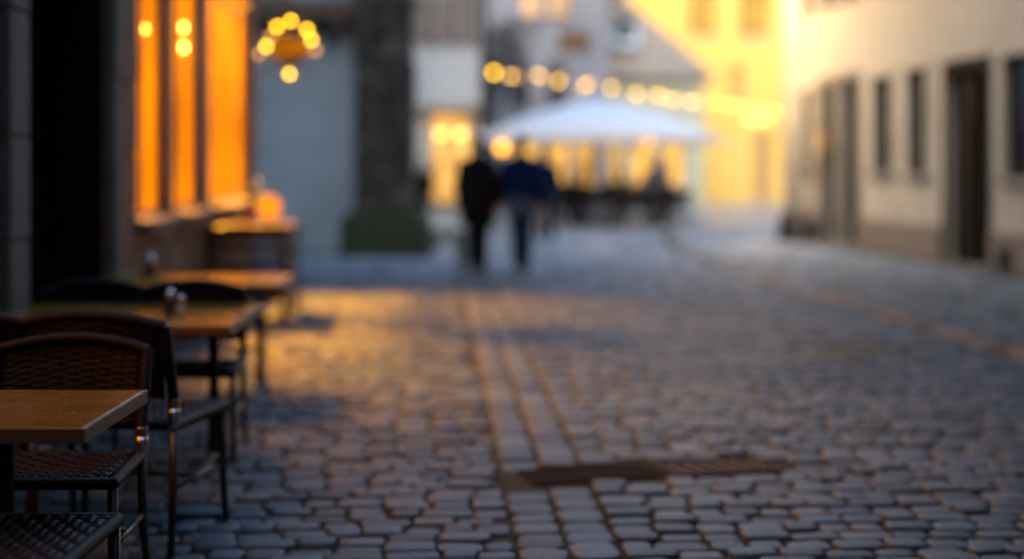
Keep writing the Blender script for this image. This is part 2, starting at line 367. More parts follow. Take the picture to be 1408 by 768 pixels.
# drain cover and grate
dang = math.atan2(du.y, du.x)
def drain(name, label, cat, s0, s1, bars):
    c = DR[0]+du*((s0+s1)/2); L = s1-s0
    t = thing(name, label, cat, (c.x, c.y, 0), dang)
    f = MB(); hw = DW/2
    f.box(-L/2,L/2,-hw,-hw+.022,-.03,.006); f.box(-L/2,L/2,hw-.022,hw,-.03,.006)
    f.box(-L/2,-L/2+.022,-hw+.022,hw-.022,-.03,.006); f.box(L/2-.022,L/2,-hw+.022,hw-.022,-.03,.006)
    f.build('frame', M['rust'], t, bevel=.003)
    b = MB()
    if bars:
        n = 7; st = (L-.044)/n
        for i in range(n):
            x = -L/2+.022+st*(i+.5)
            Mx = Matrix.Translation((x,0,-.006)) @ Matrix.Rotation(.28,4,'Z'); b.obox(Mx, st*.5, DW-.05, .03)
        b.build('grate_bars', M['iron_bar'], t, bevel=.003)
        p = MB(); p.box(-L/2+.023,L/2-.023,-hw+.023,hw-.023,-.029,-.026); p.build('pit', M['black'], t)
    else:
        b.box(-L/2+.024,L/2-.024,-hw+.024,hw-.024,-.029,.002)
        for i in range(14):
            x = -L/2+.05+(L-.1)*i/13; b.box(x-.008,x+.008,-hw+.04,hw-.04,.002,.007)
        b.build('cover_plate', M['rust'], t, bevel=.002)
drain('drain_cover', 'solid rusty iron drain cover set in the cobbles left of the grate', 'drain cover', 0, .635, False)
drain('drain_grate', 'slotted rusty drain grate with slanting bars in the cobbles', 'drain grate', .66, dlen, True)
t = thing('manhole_cover', 'round dark iron manhole cover in the street near the kerb', 'manhole cover', (MH.x, MH.y, 0))
m = MB(); m.lathe([(MHR,-.028),(MHR,.006),(MHR-.03,.006),(MHR-.03,-.02)], 36); m.build('rim', M['iron'], t)
m = MB(); m.lathe([(MHR-.035,-.028),(MHR-.035,-.002),(.001,-.001)], 36)
for i in range(-4,5):
    for k in range(-4,5):
        if i*i+k*k < 15: m.box(i*.075-.025,i*.075+.025,k*.075-.025,k*.075+.025,-.002,.004)
m.build('lid', M['iron'], t)

# ------------------------------------------------------------------ left building (local: y along facade, +x to the street)
def oldstone_courses(mb, x0, x1, y0, y1, z0, z1, rng, ch=.42):
    """ashlar blocks butted with small gaps in front of a core"""
    z = z0
    while z < z1-.01:
        h = min(ch*rng.uniform(.8,1.2), z1-z); 
        if z1-z-h < .15: h = z1-z
        yy = y0
        while yy < y1-.01:
            l = rng.uniform(.35,.75); 
            if y1-yy-l < .25: l = y1-yy
            e = rng.uniform(-.008,.012)
            mb.box(x0, x1+e, yy+.004, yy+l-.004, z+.004, z+h-.004); yy += l
        z += h
TH = .40
LB = thing('stone_cafe_building', 'brown sandstone building with tall amber lit windows and a dark arched doorway', 'building', (-2.1165,0,0), ANG)
w = MB(); HT = 24.0
DO0, DO1 = 7.25, 9.15
FILLWIN = (3.3,5.3)  # added lit window out of view, to warm the near tables
WINS = [(9.95,11.10),(11.48,12.70),(13.32,16.0)]; SILL = 1.08; HEAD = 4.25; END = 16.45
w.box(-TH,0,-30,3.3,0,HT); w.box(-TH,0,5.3,DO0,0,HT); w.box(-TH,0,3.3,5.3,0,SILL); w.box(-TH,0,3.3,5.3,HEAD,HT)
# arched door spandrel
zs = 2.55; rad = (DO1-DO0)/2; cy = (DO0+DO1)/2
arc = [(cy-rad*math.cos(PI*k/16), zs+rad*math.sin(PI*k/16)) for k in range(17)]
w.prism([(DO0,HT)]+arc+[(DO1,HT)], 'x', -TH, 0)
xs = [DO1]+[v for p in WINS for v in p]+[END]
for i in range(0, len(xs), 2): w.box(-TH,0,xs[i],xs[i+1],0,HT)
for a, b in WINS: w.box(-TH,0,a,b,0,SILL); w.box(-TH,0,a,b,HEAD,HT)
w.box(-7,-TH,END-.4,END,0,HT)                            # end wall
w.box(-7,-6.6,-30,END-.4,0,HT); w.box(-6.6,-TH,-30,-29.6,0,HT)
w.build('wall', M['sandstone'], LB)
q = random.Random(3); fs_ = MB()
oldstone_courses(fs_, .0, .035, DO1+.20, WINS[0][0]-.02, 0, 5.2, q)
oldstone_courses(fs_, .0, .025, WINS[0][0]-.02, WINS[2][1]+.02, 0, SILL-.09, q)
oldstone_courses(fs_, .0, .03, WINS[2][1]+.04, END, 0, 5.2, q)
fs_.build('ashlar_facing', M['sandstone'], LB, bevel=.008)
fs_ = MB(); oldstone_courses(fs_, .0, .05, DO0-.34, DO0, 0, zs, q, .55); oldstone_courses(fs_, .0, .05, DO1, DO1+.19, 0, zs, q, .55)
for k in range(13):
    a0, a1 = PI*k/13+.008, PI*(k+1)/13-.008
    fs_.prism([(cy-r*math.cos(a), zs+r*math.sin(a)) for r,a in ((rad,a0),(rad+.3,a0),(rad+.3,a1),(rad,a1))], 'x', 0, .05)
fs_.build('door_surround', M['jamb'], LB, bevel=.012)
lin = MB(); lin.box(-TH-.02,-.03,DO1-.03,DO1-.002,.12,zs); lin.box(-TH-.02,-.03,DO0+.002,DO0+.03,.12,zs)  # dark lining added: shade of the door recess put into its colour
for k in range(16):
    a0, a1 = PI*k/16, PI*(k+1)/16
    lin.prism([(cy-r*math.cos(a), zs+r*math.sin(a)) for r,a in ((rad-.03,a0),(rad-.006,a0),(rad-.006,a1),(rad-.03,a1))], 'x', -TH-.02, -.03)
lin.build('shade_lining', M['door_wood'], LB)
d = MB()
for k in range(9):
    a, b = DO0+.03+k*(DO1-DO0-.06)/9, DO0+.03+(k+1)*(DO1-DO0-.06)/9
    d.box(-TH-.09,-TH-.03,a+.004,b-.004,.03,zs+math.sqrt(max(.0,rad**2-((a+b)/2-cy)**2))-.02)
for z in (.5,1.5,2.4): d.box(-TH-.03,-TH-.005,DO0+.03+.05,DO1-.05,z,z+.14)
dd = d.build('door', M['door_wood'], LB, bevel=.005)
h = MB(); h.tube([(-TH-.03,DO0+.25,1.05),(-TH+.05,DO0+.25,1.05),(-TH+.05,DO0+.25,1.25),(-TH-.03,DO0+.25,1.25)], .012, 8); h.build('handle', M['iron'], dd)
h = MB(); h.box(-.36,.18,DO0+.02,DO1-.02,0,.12); h.build('doorstep', M['jamb'], LB, bevel=.015)
for i, (a, b) in enumerate(WINS+[FILLWIN]):
    f = MB(); fw = .045
    f.box(-.10,-.04,a,a+fw,SILL,HEAD); f.box(-.10,-.04,b-fw,b,SILL,HEAD); f.box(-.10,-.04,a+fw,b-fw,SILL,SILL+fw); f.box(-.10,-.04,a+fw,b-fw,HEAD-fw,HEAD)
    muls = [(a+b)/2] if i != 2 else [14.15, 15.1]
    for m_ in muls: f.box(-.095,-.045,m_-.015,m_+.015,SILL+fw,HEAD-fw)
    f.box(-.09,-.05,a+fw,b-fw,3.1,3.14)
    wo = f.build('window', M['timber'], LB, bevel=.004)
    p = MB(); p.box(-.074,-.066,a+fw,b-fw,SILL+fw,HEAD-fw); p.build('pane', M['pane_lit'], wo)
    s = MB(); s.prism([(-.16,SILL-.09),(.13,SILL-.09),(.13,SILL-.015),(-.04,SILL+.012),(-.16,SILL+.012)], 'y', a-.06, b+.06); s.build('sill', M['jamb'], wo, bevel=.008)
r_ = MB(); r_.prism([(.35,HT-.15),(.35,HT),(-3.5,HT+3.5),(-7.4,HT),(-7.4,HT-.15),(-3.5,HT+3.3)], 'y', -30.2, END+.2); r_.build('roof', M['roof'], LB)
rm = MB()
rm.box(-3.6,-3.5,9.3,END-.42,.3,4.7); rm.box(-3.5,-TH,9.2,9.3,.3,4.7); rm.box(-3.5,-TH,9.3,END-.41,.2,.3); rm.box(-3.5,-TH,9.3,END-.41,4.6,4.7)
rm.box(-3.6,-3.5,2.6,6.2,.3,4.7); rm.box(-3.5,-TH,2.5,2.6,.3,4.7); rm.box(-3.5,-TH,6.2,6.3,.3,4.7); rm.box(-3.5,-TH,2.6,6.2,.2,.3); rm.box(-3.5,-TH,2.6,6.2,4.6,4.7)
rm.build('room_interior', M['room'], LB)
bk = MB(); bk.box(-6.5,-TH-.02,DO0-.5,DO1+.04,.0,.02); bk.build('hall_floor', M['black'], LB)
MXL = Matrix.Translation((-2.1165,0,0)) @ RZ

def pt(name, loc, col, power, rad=.05):
    l = bpy.data.lights.new(name, 'POINT'); l.color = col; l.energy = power*K; l.shadow_soft_size = rad
    o = bpy.data.objects.new(name, l); C.objects.link(o); o.location = loc; return o
# pendant lamps in the room
def pendant(loc, label):
    t = thing('pendant_lamp', label, 'pendant lamp', loc, 0, 'pendant lamps inside the cafe windows')
    m = MB(); m.tube([(0,0,.06),(0,0,4.2-loc[2])], .006, 6); m.build('cord', M['wire'], t)
    m = MB(); m.ball((0,0,0), .038, 16, 10); m.build('bulb', M['pendant_bulb'], t, smooth=True)
    m = MB(); m.lathe([(.014,.034),(.016,.07),(.008,.09)], 12); m.build('socket', M['iron'], t)
pendant(at(194,40,10.75), 'glowing pendant bulb behind the cafe window nearest the arched door')
pendant(at(248,38,12.35), 'upper pendant bulb glowing behind the middle cafe window')
pendant(at(249,65,12.5), 'lower pendant bulb glowing behind the middle cafe window')
LAMPCOL = (1.0,.385,.03)
def spot(name, loc, target, col, power, ang, blend=.6, rad=.15):
    l = bpy.data.lights.new(name, 'SPOT'); l.color = col; l.energy = power*K; l.spot_size = math.radians(ang); l.spot_blend = blend; l.shadow_soft_size = rad
    o = bpy.data.objects.new(name, l); C.objects.link(o); o.location = loc; o.rotation_euler = (Vector(loc)-Vector(target)).to_track_quat('Z','Y').to_euler(); return o
def room_spot(name, a, b, power, ang=80, rad=.45):
    spot(name, MXL @ Vector(a), MXL @ Vector(b), LAMPCOL, power, ang, 1.0, rad)
room_spot('room_lamp_end', (-.70,15.92,4.05), (.8,14.2,0), 8200, 76, .08)
room_spot('room_lamp_mid', (-.75,12.5,4.05), (.8,10.2,0), 3600, 76)
room_spot('room_lamp_door', (-.75,10.9,4.05), (.9,8.2,0), 3000, 76)
room_spot('fill_lamp_near', (-.75,4.4,4.0), (1.3,6.6,0), 190, 60)  # fill light added behind the unseen window
pt('room_glow_mid', MXL @ Vector((-1.9,12.2,3.9)), LAMPCOL, 60, .12)
pt('room_glow_end', MXL @ Vector((-1.9,14.8,3.9)), LAMPCOL, 60, .12)

# ------------------------------------------------------------------ cafe tables
TT = {}
def make_table(loc, rz, label, wx=1.22, dy=.68, inset=.17):
    """origin: middle of the top at floor height; top z .74"""
    t = thing('cafe_table', label, 'table', loc, rz, 'oak cafe tables along the stone facade')
    m = MB(); m.box(-wx/2+.006,wx/2-.006,-dy/2+.006,dy/2-.006,.702,.74); m.build('tabletop', M['table_top'], t, bevel=.006)
    e = MB(); x, y_ = wx/2, dy/2
    e.box(-x,x,-y_,-y_+.0055,.698,.7385); e.box(-x,x,y_-.0055,y_,.698,.7385); e.box(-x,-x+.0055,-y_+.006,y_-.006,.698,.7385); e.box(x-.0055,x,-y_+.006,y_-.006,.698,.7385)
    e.build('edge_band', M['table_edge'], t, bevel=.0015)
    for sgn in (-1,1):
        l = MB(); xx = sgn*(wx/2-inset)
        l.tube([(xx,0,.05),(xx,0,.25),(xx,0,.66)], [.034,.026,.026], 12)
        l.tube([(xx,-dy/2+.05,.014),(xx,-dy/2+.09,.03),(xx,0,.062),(xx,dy/2-.09,.03),(xx,dy/2-.05,.014)], [.018,.02,.028,.02,.018], 8)
        l.box(xx-.03,xx+.03,-dy/2+.08,dy/2-.08,.672,.700)
        l.build('leg', M['iron'], t, smooth=False, bevel=.004)
    m = MB(); m.tube([(-wx/2+.2,0,.30),(wx/2-.2,0,.30)], .014, 8); m.build('stretcher', M['iron'], t)
    return t
make_table((-1.79,4.265,0), 0, 'golden oak cafe table closest to the viewer in sharp focus', 1.22, .68, .34)
make_table((-1.90,6.90,0), ANG*.6, 'oak cafe table bearing a pair of salt and pepper shakers', 1.24, 1.06)
make_table((-2.03,8.98,0), ANG*.6, 'oak cafe table bearing a single shaker', 1.22, .86)

# ------------------------------------------------------------------ rattan chair: origin at floor, middle; faces +y (back at y=-.25)
def weave(mb, P, U, V, r, amp, stakes, rng, flat=1.0):
    """P(u,v,off): surface; U strands along u waving around `stakes` stakes, V stakes along v"""
    for k in range(stakes):
        u = (k+.5)/stakes; mb.tube([P(u, v/8, 0) for v in range(9)], min(r*1.25,.008), 5)
    for j in range(U):
        v = (j+.5)/U; pts = []
        for k in range(stakes*2+1):
            u = k/(stakes*2); ph = (1 if (k//2+j) % 2 else -1) if k % 2 else 0
            pts.append(P(u, v, ph*amp))
        mb.tube(pts, r, 6, sx=flat, sy=1, up=(0,0,1))
def make_chair(label):
    t = thing('rattan_chair', label, 'chair', (0,0,0), 0, 'dark rattan cafe chairs')
    W = .27; zs_ = .455; ZT = .80
    rng = random.Random(5)
    def backP(u, v, off):
        x = -W+.018+2*(W-.018)*u; z = zs_+.09+(ZT-.015-zs_-.09+.035*(1-((x)/W)**2))*v
        yb = -.235-.10*((z-zs_)/.42)-.045*(1-(x/W)**2)
        return (x, yb+off, z)
    b = MB(); weave(b, backP, 24, 1, .0055, .006, 9, rng); g_ = 8; vv = [backP(i/g_, k/g_, -.002) for i in range(g_+1) for k in range(g_+1)]
    b.add(vv, [(i*(g_+1)+k,(i+1)*(g_+1)+k,(i+1)*(g_+1)+k+1,i*(g_+1)+k+1) for i in range(g_) for k in range(g_)])
    b.build('backrest', M['rattan'], t, smooth=True)
    tr = MB(); n = 18
    tr.tube([(-W+2*W*k/n, -.235-.10*((ZT-zs_)/.42)-.045*(1-(1-2*k/n)**2), ZT+.04*(1-(1-2*k/n)**2)) for k in range(n+1)], .019, 10)
    for k in range(90):                                   # wrapping
        u = k/89; a = 1-2*u
        c = Vector((-W+2*W*u, -.235-.10*((ZT-zs_)/.42)-.045*(1-a*a), ZT+.04*(1-a*a)))
        tr.tube([c+Vector((-.0028,0,0)), c+Vector((.0028,0,0))], .0212, 10)
    tr.build('top_rail', M['rattan'], t, smooth=True)
    def seatP(u, v, off): 
        x = -W+.02+2*(W-.02)*u; y_ = -.215+.43*v
        return (x*(1+.05*v), y_, zs_-.012*math.sin(PI*u)*math.sin(PI*v)+off)
    s = MB(); weave(s, seatP, 13, 1, .0145, .007, 12, rng, .45); s.add([seatP(a,b,-.012) for a,b in ((0,0),(1,0),(1,1),(0,1))],[(0,1,2,3)]); s.build('seat', M['rattan'], t, smooth=True)
    fr = MB()
    fr.tube([(-W,-.22,zs_-.012),(-W*1.06,.225,zs_-.012),(W*1.06,.225,zs_-.012),(W,-.22,zs_-.012),(-W,-.22,zs_-.012)], .018, 8)
    for k in range(70):
        x = -W*1.05+2*W*1.05*k/69; fr.tube([(x-.0028,.225,zs_-.012),(x+.0028,.225,zs_-.012)], .0205, 8)
    for sg in (-1,1):
        for k in range(56):
            v = k/55; x = sg*W*(1+.06*v); y_ = -.22+.445*v; fr.tube([(x,y_-.0028,zs_-.012),(x,y_+.0028,zs_-.012)], .0205, 8)
    fr.build('seat_frame', M['rattan'], t, smooth=True)
    for sg in (-1,1):
        l = MB(); l.tube([(sg*W,-.235,zs_-.03),(sg*W,-.245,.2),(sg*(W+.01),-.285,0)], [.017,.0155,.013], 10); l.build('leg', M['chair_wood'], t, smooth=True)
        l = MB(); l.tube([(sg*W*1.05,.215,zs_-.03),(sg*W*1.05,.215,.2),(sg*W*1.08,.225,0)], [.017,.0155,.013], 10); l.build('leg', M['chair_wood'], t, smooth=True)
        p = MB(); pts = [(sg*W,-.235-.10*(v*(ZT-zs_)/.42),zs_+.085+(ZT-zs_-.085)*v) for v in [k/6 for k in range(7)]]
        p.tube(pts, .018, 10)
        for k in range(50):
            v = k/49; c = Vector((sg*W,-.235-.10*(v*(ZT-zs_)/.42)-.02*0,zs_+.085+(ZT-zs_-.085)*v)); p.tube([c+Vector((0,.0005,-.0028)), c+Vector((0,-.0005,.0028))], .0205, 10)
        po = p.build('back_post', M['rattan'], t, smooth=True)
        c1 = MB(); c1.lathe([(.0205,.052),(.0215,.056),(.0215,.082),(.0205,.086)], 14, (sg*W,-.235,zs_)); c1.build('copper_band', M['copper'], po, smooth=True)
        c2 = MB(); c2.lathe([(.019,-.02),(.0225,.0),(.0235,.03),(.021,.052)], 14, (sg*W,-.235,zs_)); c2.build('steel_ferrule', M['steel'], po, smooth=True)
        st = MB(); st.tube([(sg*W,-.245,.23),(sg*W*1.05,.215,.23)], .009, 8); st.build('stretcher', M['chair_wood'], t, smooth=True)
    st = MB(); st.tube([(-W,-.02,.23),(W,-.02,.23)], .009, 8); st.build('stretcher', M['chair_wood'], t, smooth=True)
    return t
ch = make_chair('rattan chair with arched back tucked behind the sharp front table')
ch.location = (-1.575,4.79,0); ch.rotation_euler = (0,0,PI+.02)
dup(ch, (-1.37,3.83,0), -PI/2-.02, 'rattan chair seat under the front table at the bottom corner')
dup(ch, (-1.52,5.66,0), -.16, 'rattan chair turned away, back to back with the front table chair').scale = (1.06,1.06,1.08)
dup(ch, (-2.13,5.70,0), .05, 'rattan chair nearest the dark doorway, back to the viewer').scale = (1.06,1.06,1.08)
dup(ch, (-1.66,7.16,0), PI+.05, 'rattan chair tucked behind the table with two shakers')
dup(ch, (-2.22,7.2,0), PI-.06, 'rattan chair in the dark behind the shaker pair, closest to the wall')

# crumbs on the nearest table
cr = MB()
for k in range(26):
    x, y_ = R.uniform(-.1,.57), R.uniform(-.30,.30); cr.ball((x,y_,.7405), (R.uniform(.0008,.0028),R.uniform(.0008,.0022),.0012), 6, 4)
NEAR_T = [o_ for o_ in scene.objects if o_.get('label','').startswith('golden oak')][0]
cr.build('crumbs', M['salt'], NEAR_T)
# shakers
def shaker(loc, label, fill, s=1.0):
    t = thing('shaker', label, 'shaker', loc, 0, 'glass shakers on the cafe tables')
    m = MB(); m.lathe([(.021*s,0),(.022*s,.004),(.0195*s,.03*s),(.018*s,.055*s)], 16); m.build('jar', fill, t, smooth=True)
    m = MB(); m.lathe([(.0205*s,.0555*s),(.0215*s,.062*s),(.0215*s,.07*s),(.017*s,.086*s),(.008*s,.094*s),(.001,.0955*s)], 20); m.build('lid', M['steel'], t, smooth=True)
p = at(233,425,6.95); shaker((p.x,p.y,.741), 'taller steel topped pepper shaker beside a salt shaker', M['pepper'], 1.25)
shaker((p.x+.062,p.y-.03,.741), 'shorter salt shaker to the right of a pepper shaker', M['salt'], .95)
p = at(206,372,9.25); shaker((p.x,p.y,.741), 'lone steel topped shaker on the table by the lit windows', M['pepper'], 1.5)

# slatted bar counter
t = thing('slatted_bar_counter', 'dark wooden slatted bar counter under the lit windows', 'counter', (-2.47,13.45,0), ANG)
m = MB(); m.box(-.42,.42,-.55,.55,.86,.905); m.build('counter_top', M['slat_wood'], t, bevel=.006)
for sx in (-1,1):
    for sy in (-1,1):
        m = MB(); m.box(sx*.37-.035,sx*.37+.035,sy*.49-.035,sy*.49+.035,0,.858); m.build('leg', M['slat_wood'], t, bevel=.005)
m = MB()
for z in (.22,.36,.50,.64,.76):
    m.box(-.333,.333,-.505,-.48,z,z+.095); m.box(.36,.385,-.453,.453,z,z+.095); m.box(-.385,-.36,-.453,.453,z,z+.095)
m.build('slats', M['slat_wood'], t, bevel=.003)
p = at(370,284,13.45)
t = thing('candle_lantern', 'round amber candle globe glowing on the slatted counter', 'lantern', (p.x,p.y,.906))
m = MB(); m.lathe([(.05,0),(.055,.012),(.03,.03)], 18); m.build('base', M['iron'], t)
m = MB(); m.ball((0,0,.15), (.115,.115,.12), 20, 14); m.build('globe', M['candle_glow'], t, smooth=True)
m = MB(); m.lathe([(.045,.262),(.048,.275),(.03,.285)], 16); m.build('rim', M['iron'], t)
p = at(343,285,13.75)
t = thing('potted_plant', 'small terracotta pot of dark foliage beside the candle globe', 'plant', (p.x,p.y,.906))
m = MB(); m.lathe([(.055,0),(.075,.11),(.082,.11),(.082,.135),(.07,.135)], 18); m.build('pot', M['terracotta'], t, smooth=False)
m = MB()
for k in range(160):
    c = Vector((R.gauss(.03,.06), R.gauss(0,.06), .16+abs(R.gauss(.1,.07)))); a = R.uniform(0,2*PI); s = R.uniform(.015,.03)
    v = Vector((math.cos(a), math.sin(a), R.uniform(-.6,.6)))*s; w2 = Vector((-math.sin(a), math.cos(a), R.uniform(-.4,.4)))*s*.5
    m.add([c-v, c+w2, c+v, c-w2], [(0,1,2,3)])
for k in range(9): m.tube([(0,0,.12),(R.gauss(.03,.04),R.gauss(0,.05),.32)], .003, 4)
m.build('foliage', M['leaf'], t)

# ------------------------------------------------------------------ wreath lantern on a bracket
LY = 14.5
o = at(398,68,LY)
t = thing('wreath_lantern', 'round hanging lantern in a ring of golden bulbs beside the cafe', 'lantern', o)
m = MB(); n = 32; m.tube([(.285*math.cos(2*PI*k/n), 0, .285*math.sin(2*PI*k/n)) for k in range(n+1)], .010, 8, cap=False); m.build('ring', M['iron'], t)
m = MB(); m.lathe([(.17,-.08),(.205,-.045),(.215,0),(.205,.045),(.18,.08)], 28); m.build('glass_drum', M['lantern_glow'], t, smooth=True)
m = MB(); m.lathe([(.185,.082),(.15,.13),(.08,.17),(.02,.20)], 28); m.build('cap', M['iron'], t, smooth=True)
m = MB(); m.lathe([(.05,-.18),(.13,-.13),(.175,-.082)], 28); m.build('bowl', M['iron'], t, smooth=True)
for (px, py, br) in ((356,75,0),(366,64,1),(381,37,1),(400,29,1),(422,41,1),(428,55,1),(398,102,1),(372,51,0),(434,69,0)):
    b = at(px,py,LY-.02)-o; m = MB(); m.ball(b, .024, 12, 8); m.build('bulb', M['bulb_gold'] if br else M['bulb_dim'], t, smooth=True)
fx = fac_left(LY)+.0
m = MB(); m.tube([(fx-o.x,0,.52),(.03,0,.52),(0,0,.49),(0,0,.20)], .011, 8); m.tube([(fx-o.x,0,.22),(fx-o.x+.25,0,.50)], .009, 8); m.build('bracket', M['iron'], t)

# ------------------------------------------------------------------ grey plaster house, dark buttress
def simple_house(name, label, x0, x1, y0, y1, ht, wm, roofm, ridge='x', rise=3, holes=(), ov=.3):
    """walls as one closed shell with front (y0) openings holes: (xa,xb,za,zb)"""
    t = thing(name, label, 'building', ((x0+x1)/2, y0, 0)); cx = (x0+x1)/2
    w = MB(); th = .35
    X = sorted({x0,x1}|{h[0] for h in holes}|{h[1] for h in holes})
    for a, b in zip(X, X[1:]):
        hs = sorted([(h[2],h[3]) for h in holes if h[0] <= a+1e-6 and h[1] >= b-1e-6]); z = 0
        for za, zb in hs:
            if za > z: w.box(a-cx,b-cx,0,th,z,za)
            z = zb
        w.box(a-cx,b-cx,0,th,z,ht)
    w.box(x0-cx,x0-cx+th,th,y1-y0,0,ht); w.box(x1-cx-th,x1-cx,th,y1-y0,0,ht); w.box(x0-cx+th,x1-cx-th,y1-y0-th,y1-y0,0,ht)
    if ridge == 'y':
        w.prism([(x0-cx,ht),(x1-cx,ht),(0,ht+rise)], 'y', 0, th); w.prism([(x0-cx,ht),(x1-cx,ht),(0,ht+rise)], 'y', y1-y0-th, y1-y0)
    w.build('wall', wm, t)
    r = MB(); D = y1-y0
    if ridge == 'y':
        hw = (x1-x0)/2; k = rise/hw
        r.prism([(-hw-ov,ht-k*ov),(0,ht+rise),(hw+ov,ht-k*ov),(hw+ov,ht-k*ov+.16),(0,ht+rise+.18),(-hw-ov,ht-k*ov+.16)], 'y', -ov, D+ov)
    else:
        k = rise/(D/2)
        r.prism([(-ov,ht-k*ov),(D/2,ht+rise),(D+ov,ht-k*ov),(D+ov,ht-k*ov+.16),(D/2,ht+rise+.18),(-ov,ht-k*ov+.16)], 'x', x0-cx-ov, x1-cx+ov)
    r.build('roof', roofm, t)
    return t, cx
def front_window(t, cx, xa, xb, za, zb, pm, fm, dep=.12, bars=(1,1), sillm=None):
    f = MB(); fw = .055; a, b = xa-cx, xb-cx
    f.box(a,a+fw,dep-.05,dep,za,zb); f.box(b-fw,b,dep-.05,dep,za,zb); f.box(a+fw,b-fw,dep-.05,dep,za,za+fw); f.box(a+fw,b-fw,dep-.05,dep,zb-fw,zb)
    for k in range(1,bars[0]+1): x = a+(b-a)*k/(bars[0]+1); f.box(x-.018,x+.018,dep-.045,dep-.005,za+fw,zb-fw)
    for k in range(1,bars[1]+1): z = za+(zb-za)*k/(bars[1]+1); f.box(a+fw,b-fw,dep-.04,dep-.008,z-.015,z+.015)
    o = f.build('window', fm, t)
    p = MB(); p.box(a+fw,b-fw,dep-.03,dep-.02,za+fw,zb-fw); p.build('pane', pm, o)
    if sillm: s = MB(); s.box(a-.06,b+.06,-.08,dep-.051,za-.07,za-.003); s.build('sill', sillm, o)
    return o
t, cx = simple_house('grey_plaster_house', 'windowless grey plaster house end beyond the hanging wreath lantern', -8.5, -2.45, 23.3, 30.5, 10.0, M['grey_plaster'], M['roof'])
m = MB(); m.box(-8.5-cx,-2.46-cx,-.32,-.002,3.82,4.12); 
for k in range(12): x = -8.4-cx+k*.5; m.box(x,x+.16,-.30,-.004,3.62,3.818)
m.build('jetty_beam', M['timber'], t, bevel=.01)
p = at(455,50,23.1)
t = thing('wall_lantern', 'unlit dark lantern on the grey plaster wall', 'lantern', (p.x,23.3,p.z))
m = MB(); m.tube([(0,-.002,.25),(0,-.22,.28),(0,-.24,.2)], .014, 8); m.build('bracket', M['iron'], t)
m = MB(); m.lathe([(.05,-.16),(.11,.08),(.13,.09),(.03,.19)], 6, (0,-.24,0)); m.build('lamp_body', M['iron'], t)
t = thing('stone_buttress', 'tall dark weathered stone buttress on a mossy green plinth', 'buttress', (-2.03,22.4,0))
q = random.Random(11); m = MB(); z = .74
while z < 8.6:
    h = q.uniform(.38,.55); e = q.uniform(-.05,.05); x = -.46+q.uniform(-.015,.015)
    cut = q.uniform(-.15,.15)
    m.box(x,cut-.004,e*.4,.85,z,z+h-.008); m.box(cut+.004,.46+e*.4,-e*.4,.85,z,z+h-.008); z += h
m.build('shaft', M['dark_stone'], t, bevel=.02)
m = MB(); m.box(-.66,.72,-.28,.88,0,.60); m.prism([(-.66,.604),(.72,.604),(.49,.735),(-.49,.735)], 'y', -.2, .87); m.build('plinth', M['mossy_stone'], t, bevel=.03)
m = MB()
for k in range(420):
    x = q.uniform(-.72,.78); y_ = -.29-abs(q.gauss(0,.05)); zz = abs(q.gauss(0,.22))
    if zz > .6: continue
    a = q.uniform(0,2*PI); s = q.uniform(.012,.032); c = Vector((x,y_,zz))
    v = Vector((math.cos(a),q.uniform(-.4,.4),math.sin(a)))*s; w2 = Vector((-math.sin(a),q.uniform(-.4,.4),math.cos(a)))*s*.5
    m.add([c-v,c+w2,c+v,c-w2],[(0,1,2,3)])
m.build('ivy', M['leaf'], t)

# ------------------------------------------------------------------ white jettied house
XR = at(661,0,32).x
t, cx = simple_house('white_jettied_house', 'white jettied house with timber boarded upper windows and a lit shop front', -6.0, XR, 32, 38, 7.0, M['white_plaster'], M['red_roof'], holes=[(at(592,0,32).x,at(649,0,32).x,.55,2.62),(-3.6,-2.25,0,2.3)])
m = MB(); m.box(-6-cx,XR-cx,-.40,-.003,2.72,3.95); m.build('jettied_band', M['white_plaster'], t, bevel=.02)
m = MB(); m.box(XR-cx+.003,XR-cx+.06,-.42,6.0,0,7.0); m.build('side_cladding', M['dark_timber'], t)
m = MB(); m.box(-6-cx,XR-cx,-.41,-.38,3.955,6.6); m.box(-6-cx,XR-cx,-.379,-.003,3.955,6.6); m.build('upper_storey', M['white_plaster'], t)
m = MB(); x = -6-cx
while x < XR-cx-.12:
    m.box(x,x+.07,-.44,-.412,3.97,6.6); x += .47
m.box(-6-cx,XR-cx,-.45,-.413,6.3,6.5) if 0 else None
m.build('timber_posts', M['timber'], t, bevel=.008)
x = -6-cx; k = 0
while x < XR-cx-.5:
    if k % 2 == 0 or k > 8:
        f = MB(); f.box(x+.125,x+.46,-.435,-.413,4.1,5.9); wo = f.build('window', M['timber'], t)
        p = MB(); p.box(x+.16,x+.425,-.439,-.4355,4.16,5.84); p.build('pane', M['curtained_washed'], wo)
    x += .47; k += 1
front_window(t, cx, at(592,0,32).x, at(649,0,32).x, .55, 2.62, M['pane_shop'], M['timber'], bars=(1,0), sillm=M['jamb'])
m = MB(); m.box(-3.6-cx,-2.25-cx,.1,.16,0,2.3); m.build('door', M['door_wood'], t, bevel=.01)
def globe_lamp(px, py, Y, label, r=.08, mt='bulb'):
    o = at(px,py,Y); t = thing('globe_lamp', label, 'lamp', o, 0, 'small glowing globe lamps')
    m = MB(); m.ball((0,0,0), r, 14, 10); m.build('globe', M[mt], t, smooth=True)
    m = MB(); m.lathe([(.03,r*.9),(.035,r+.03),(.012,r+.06)], 12); m.tube([(0,0,r+.05),(0,0,r+.3)], .006, 6); m.build('holder', M['iron'], t)
    return t
globe_lamp(606,185,31.75, 'left globe lamp hanging at the lit shop front', .08, 'globe_pale')
globe_lamp(633,185,31.75, 'right globe lamp hanging at the lit shop front', .08, 'globe_pale')

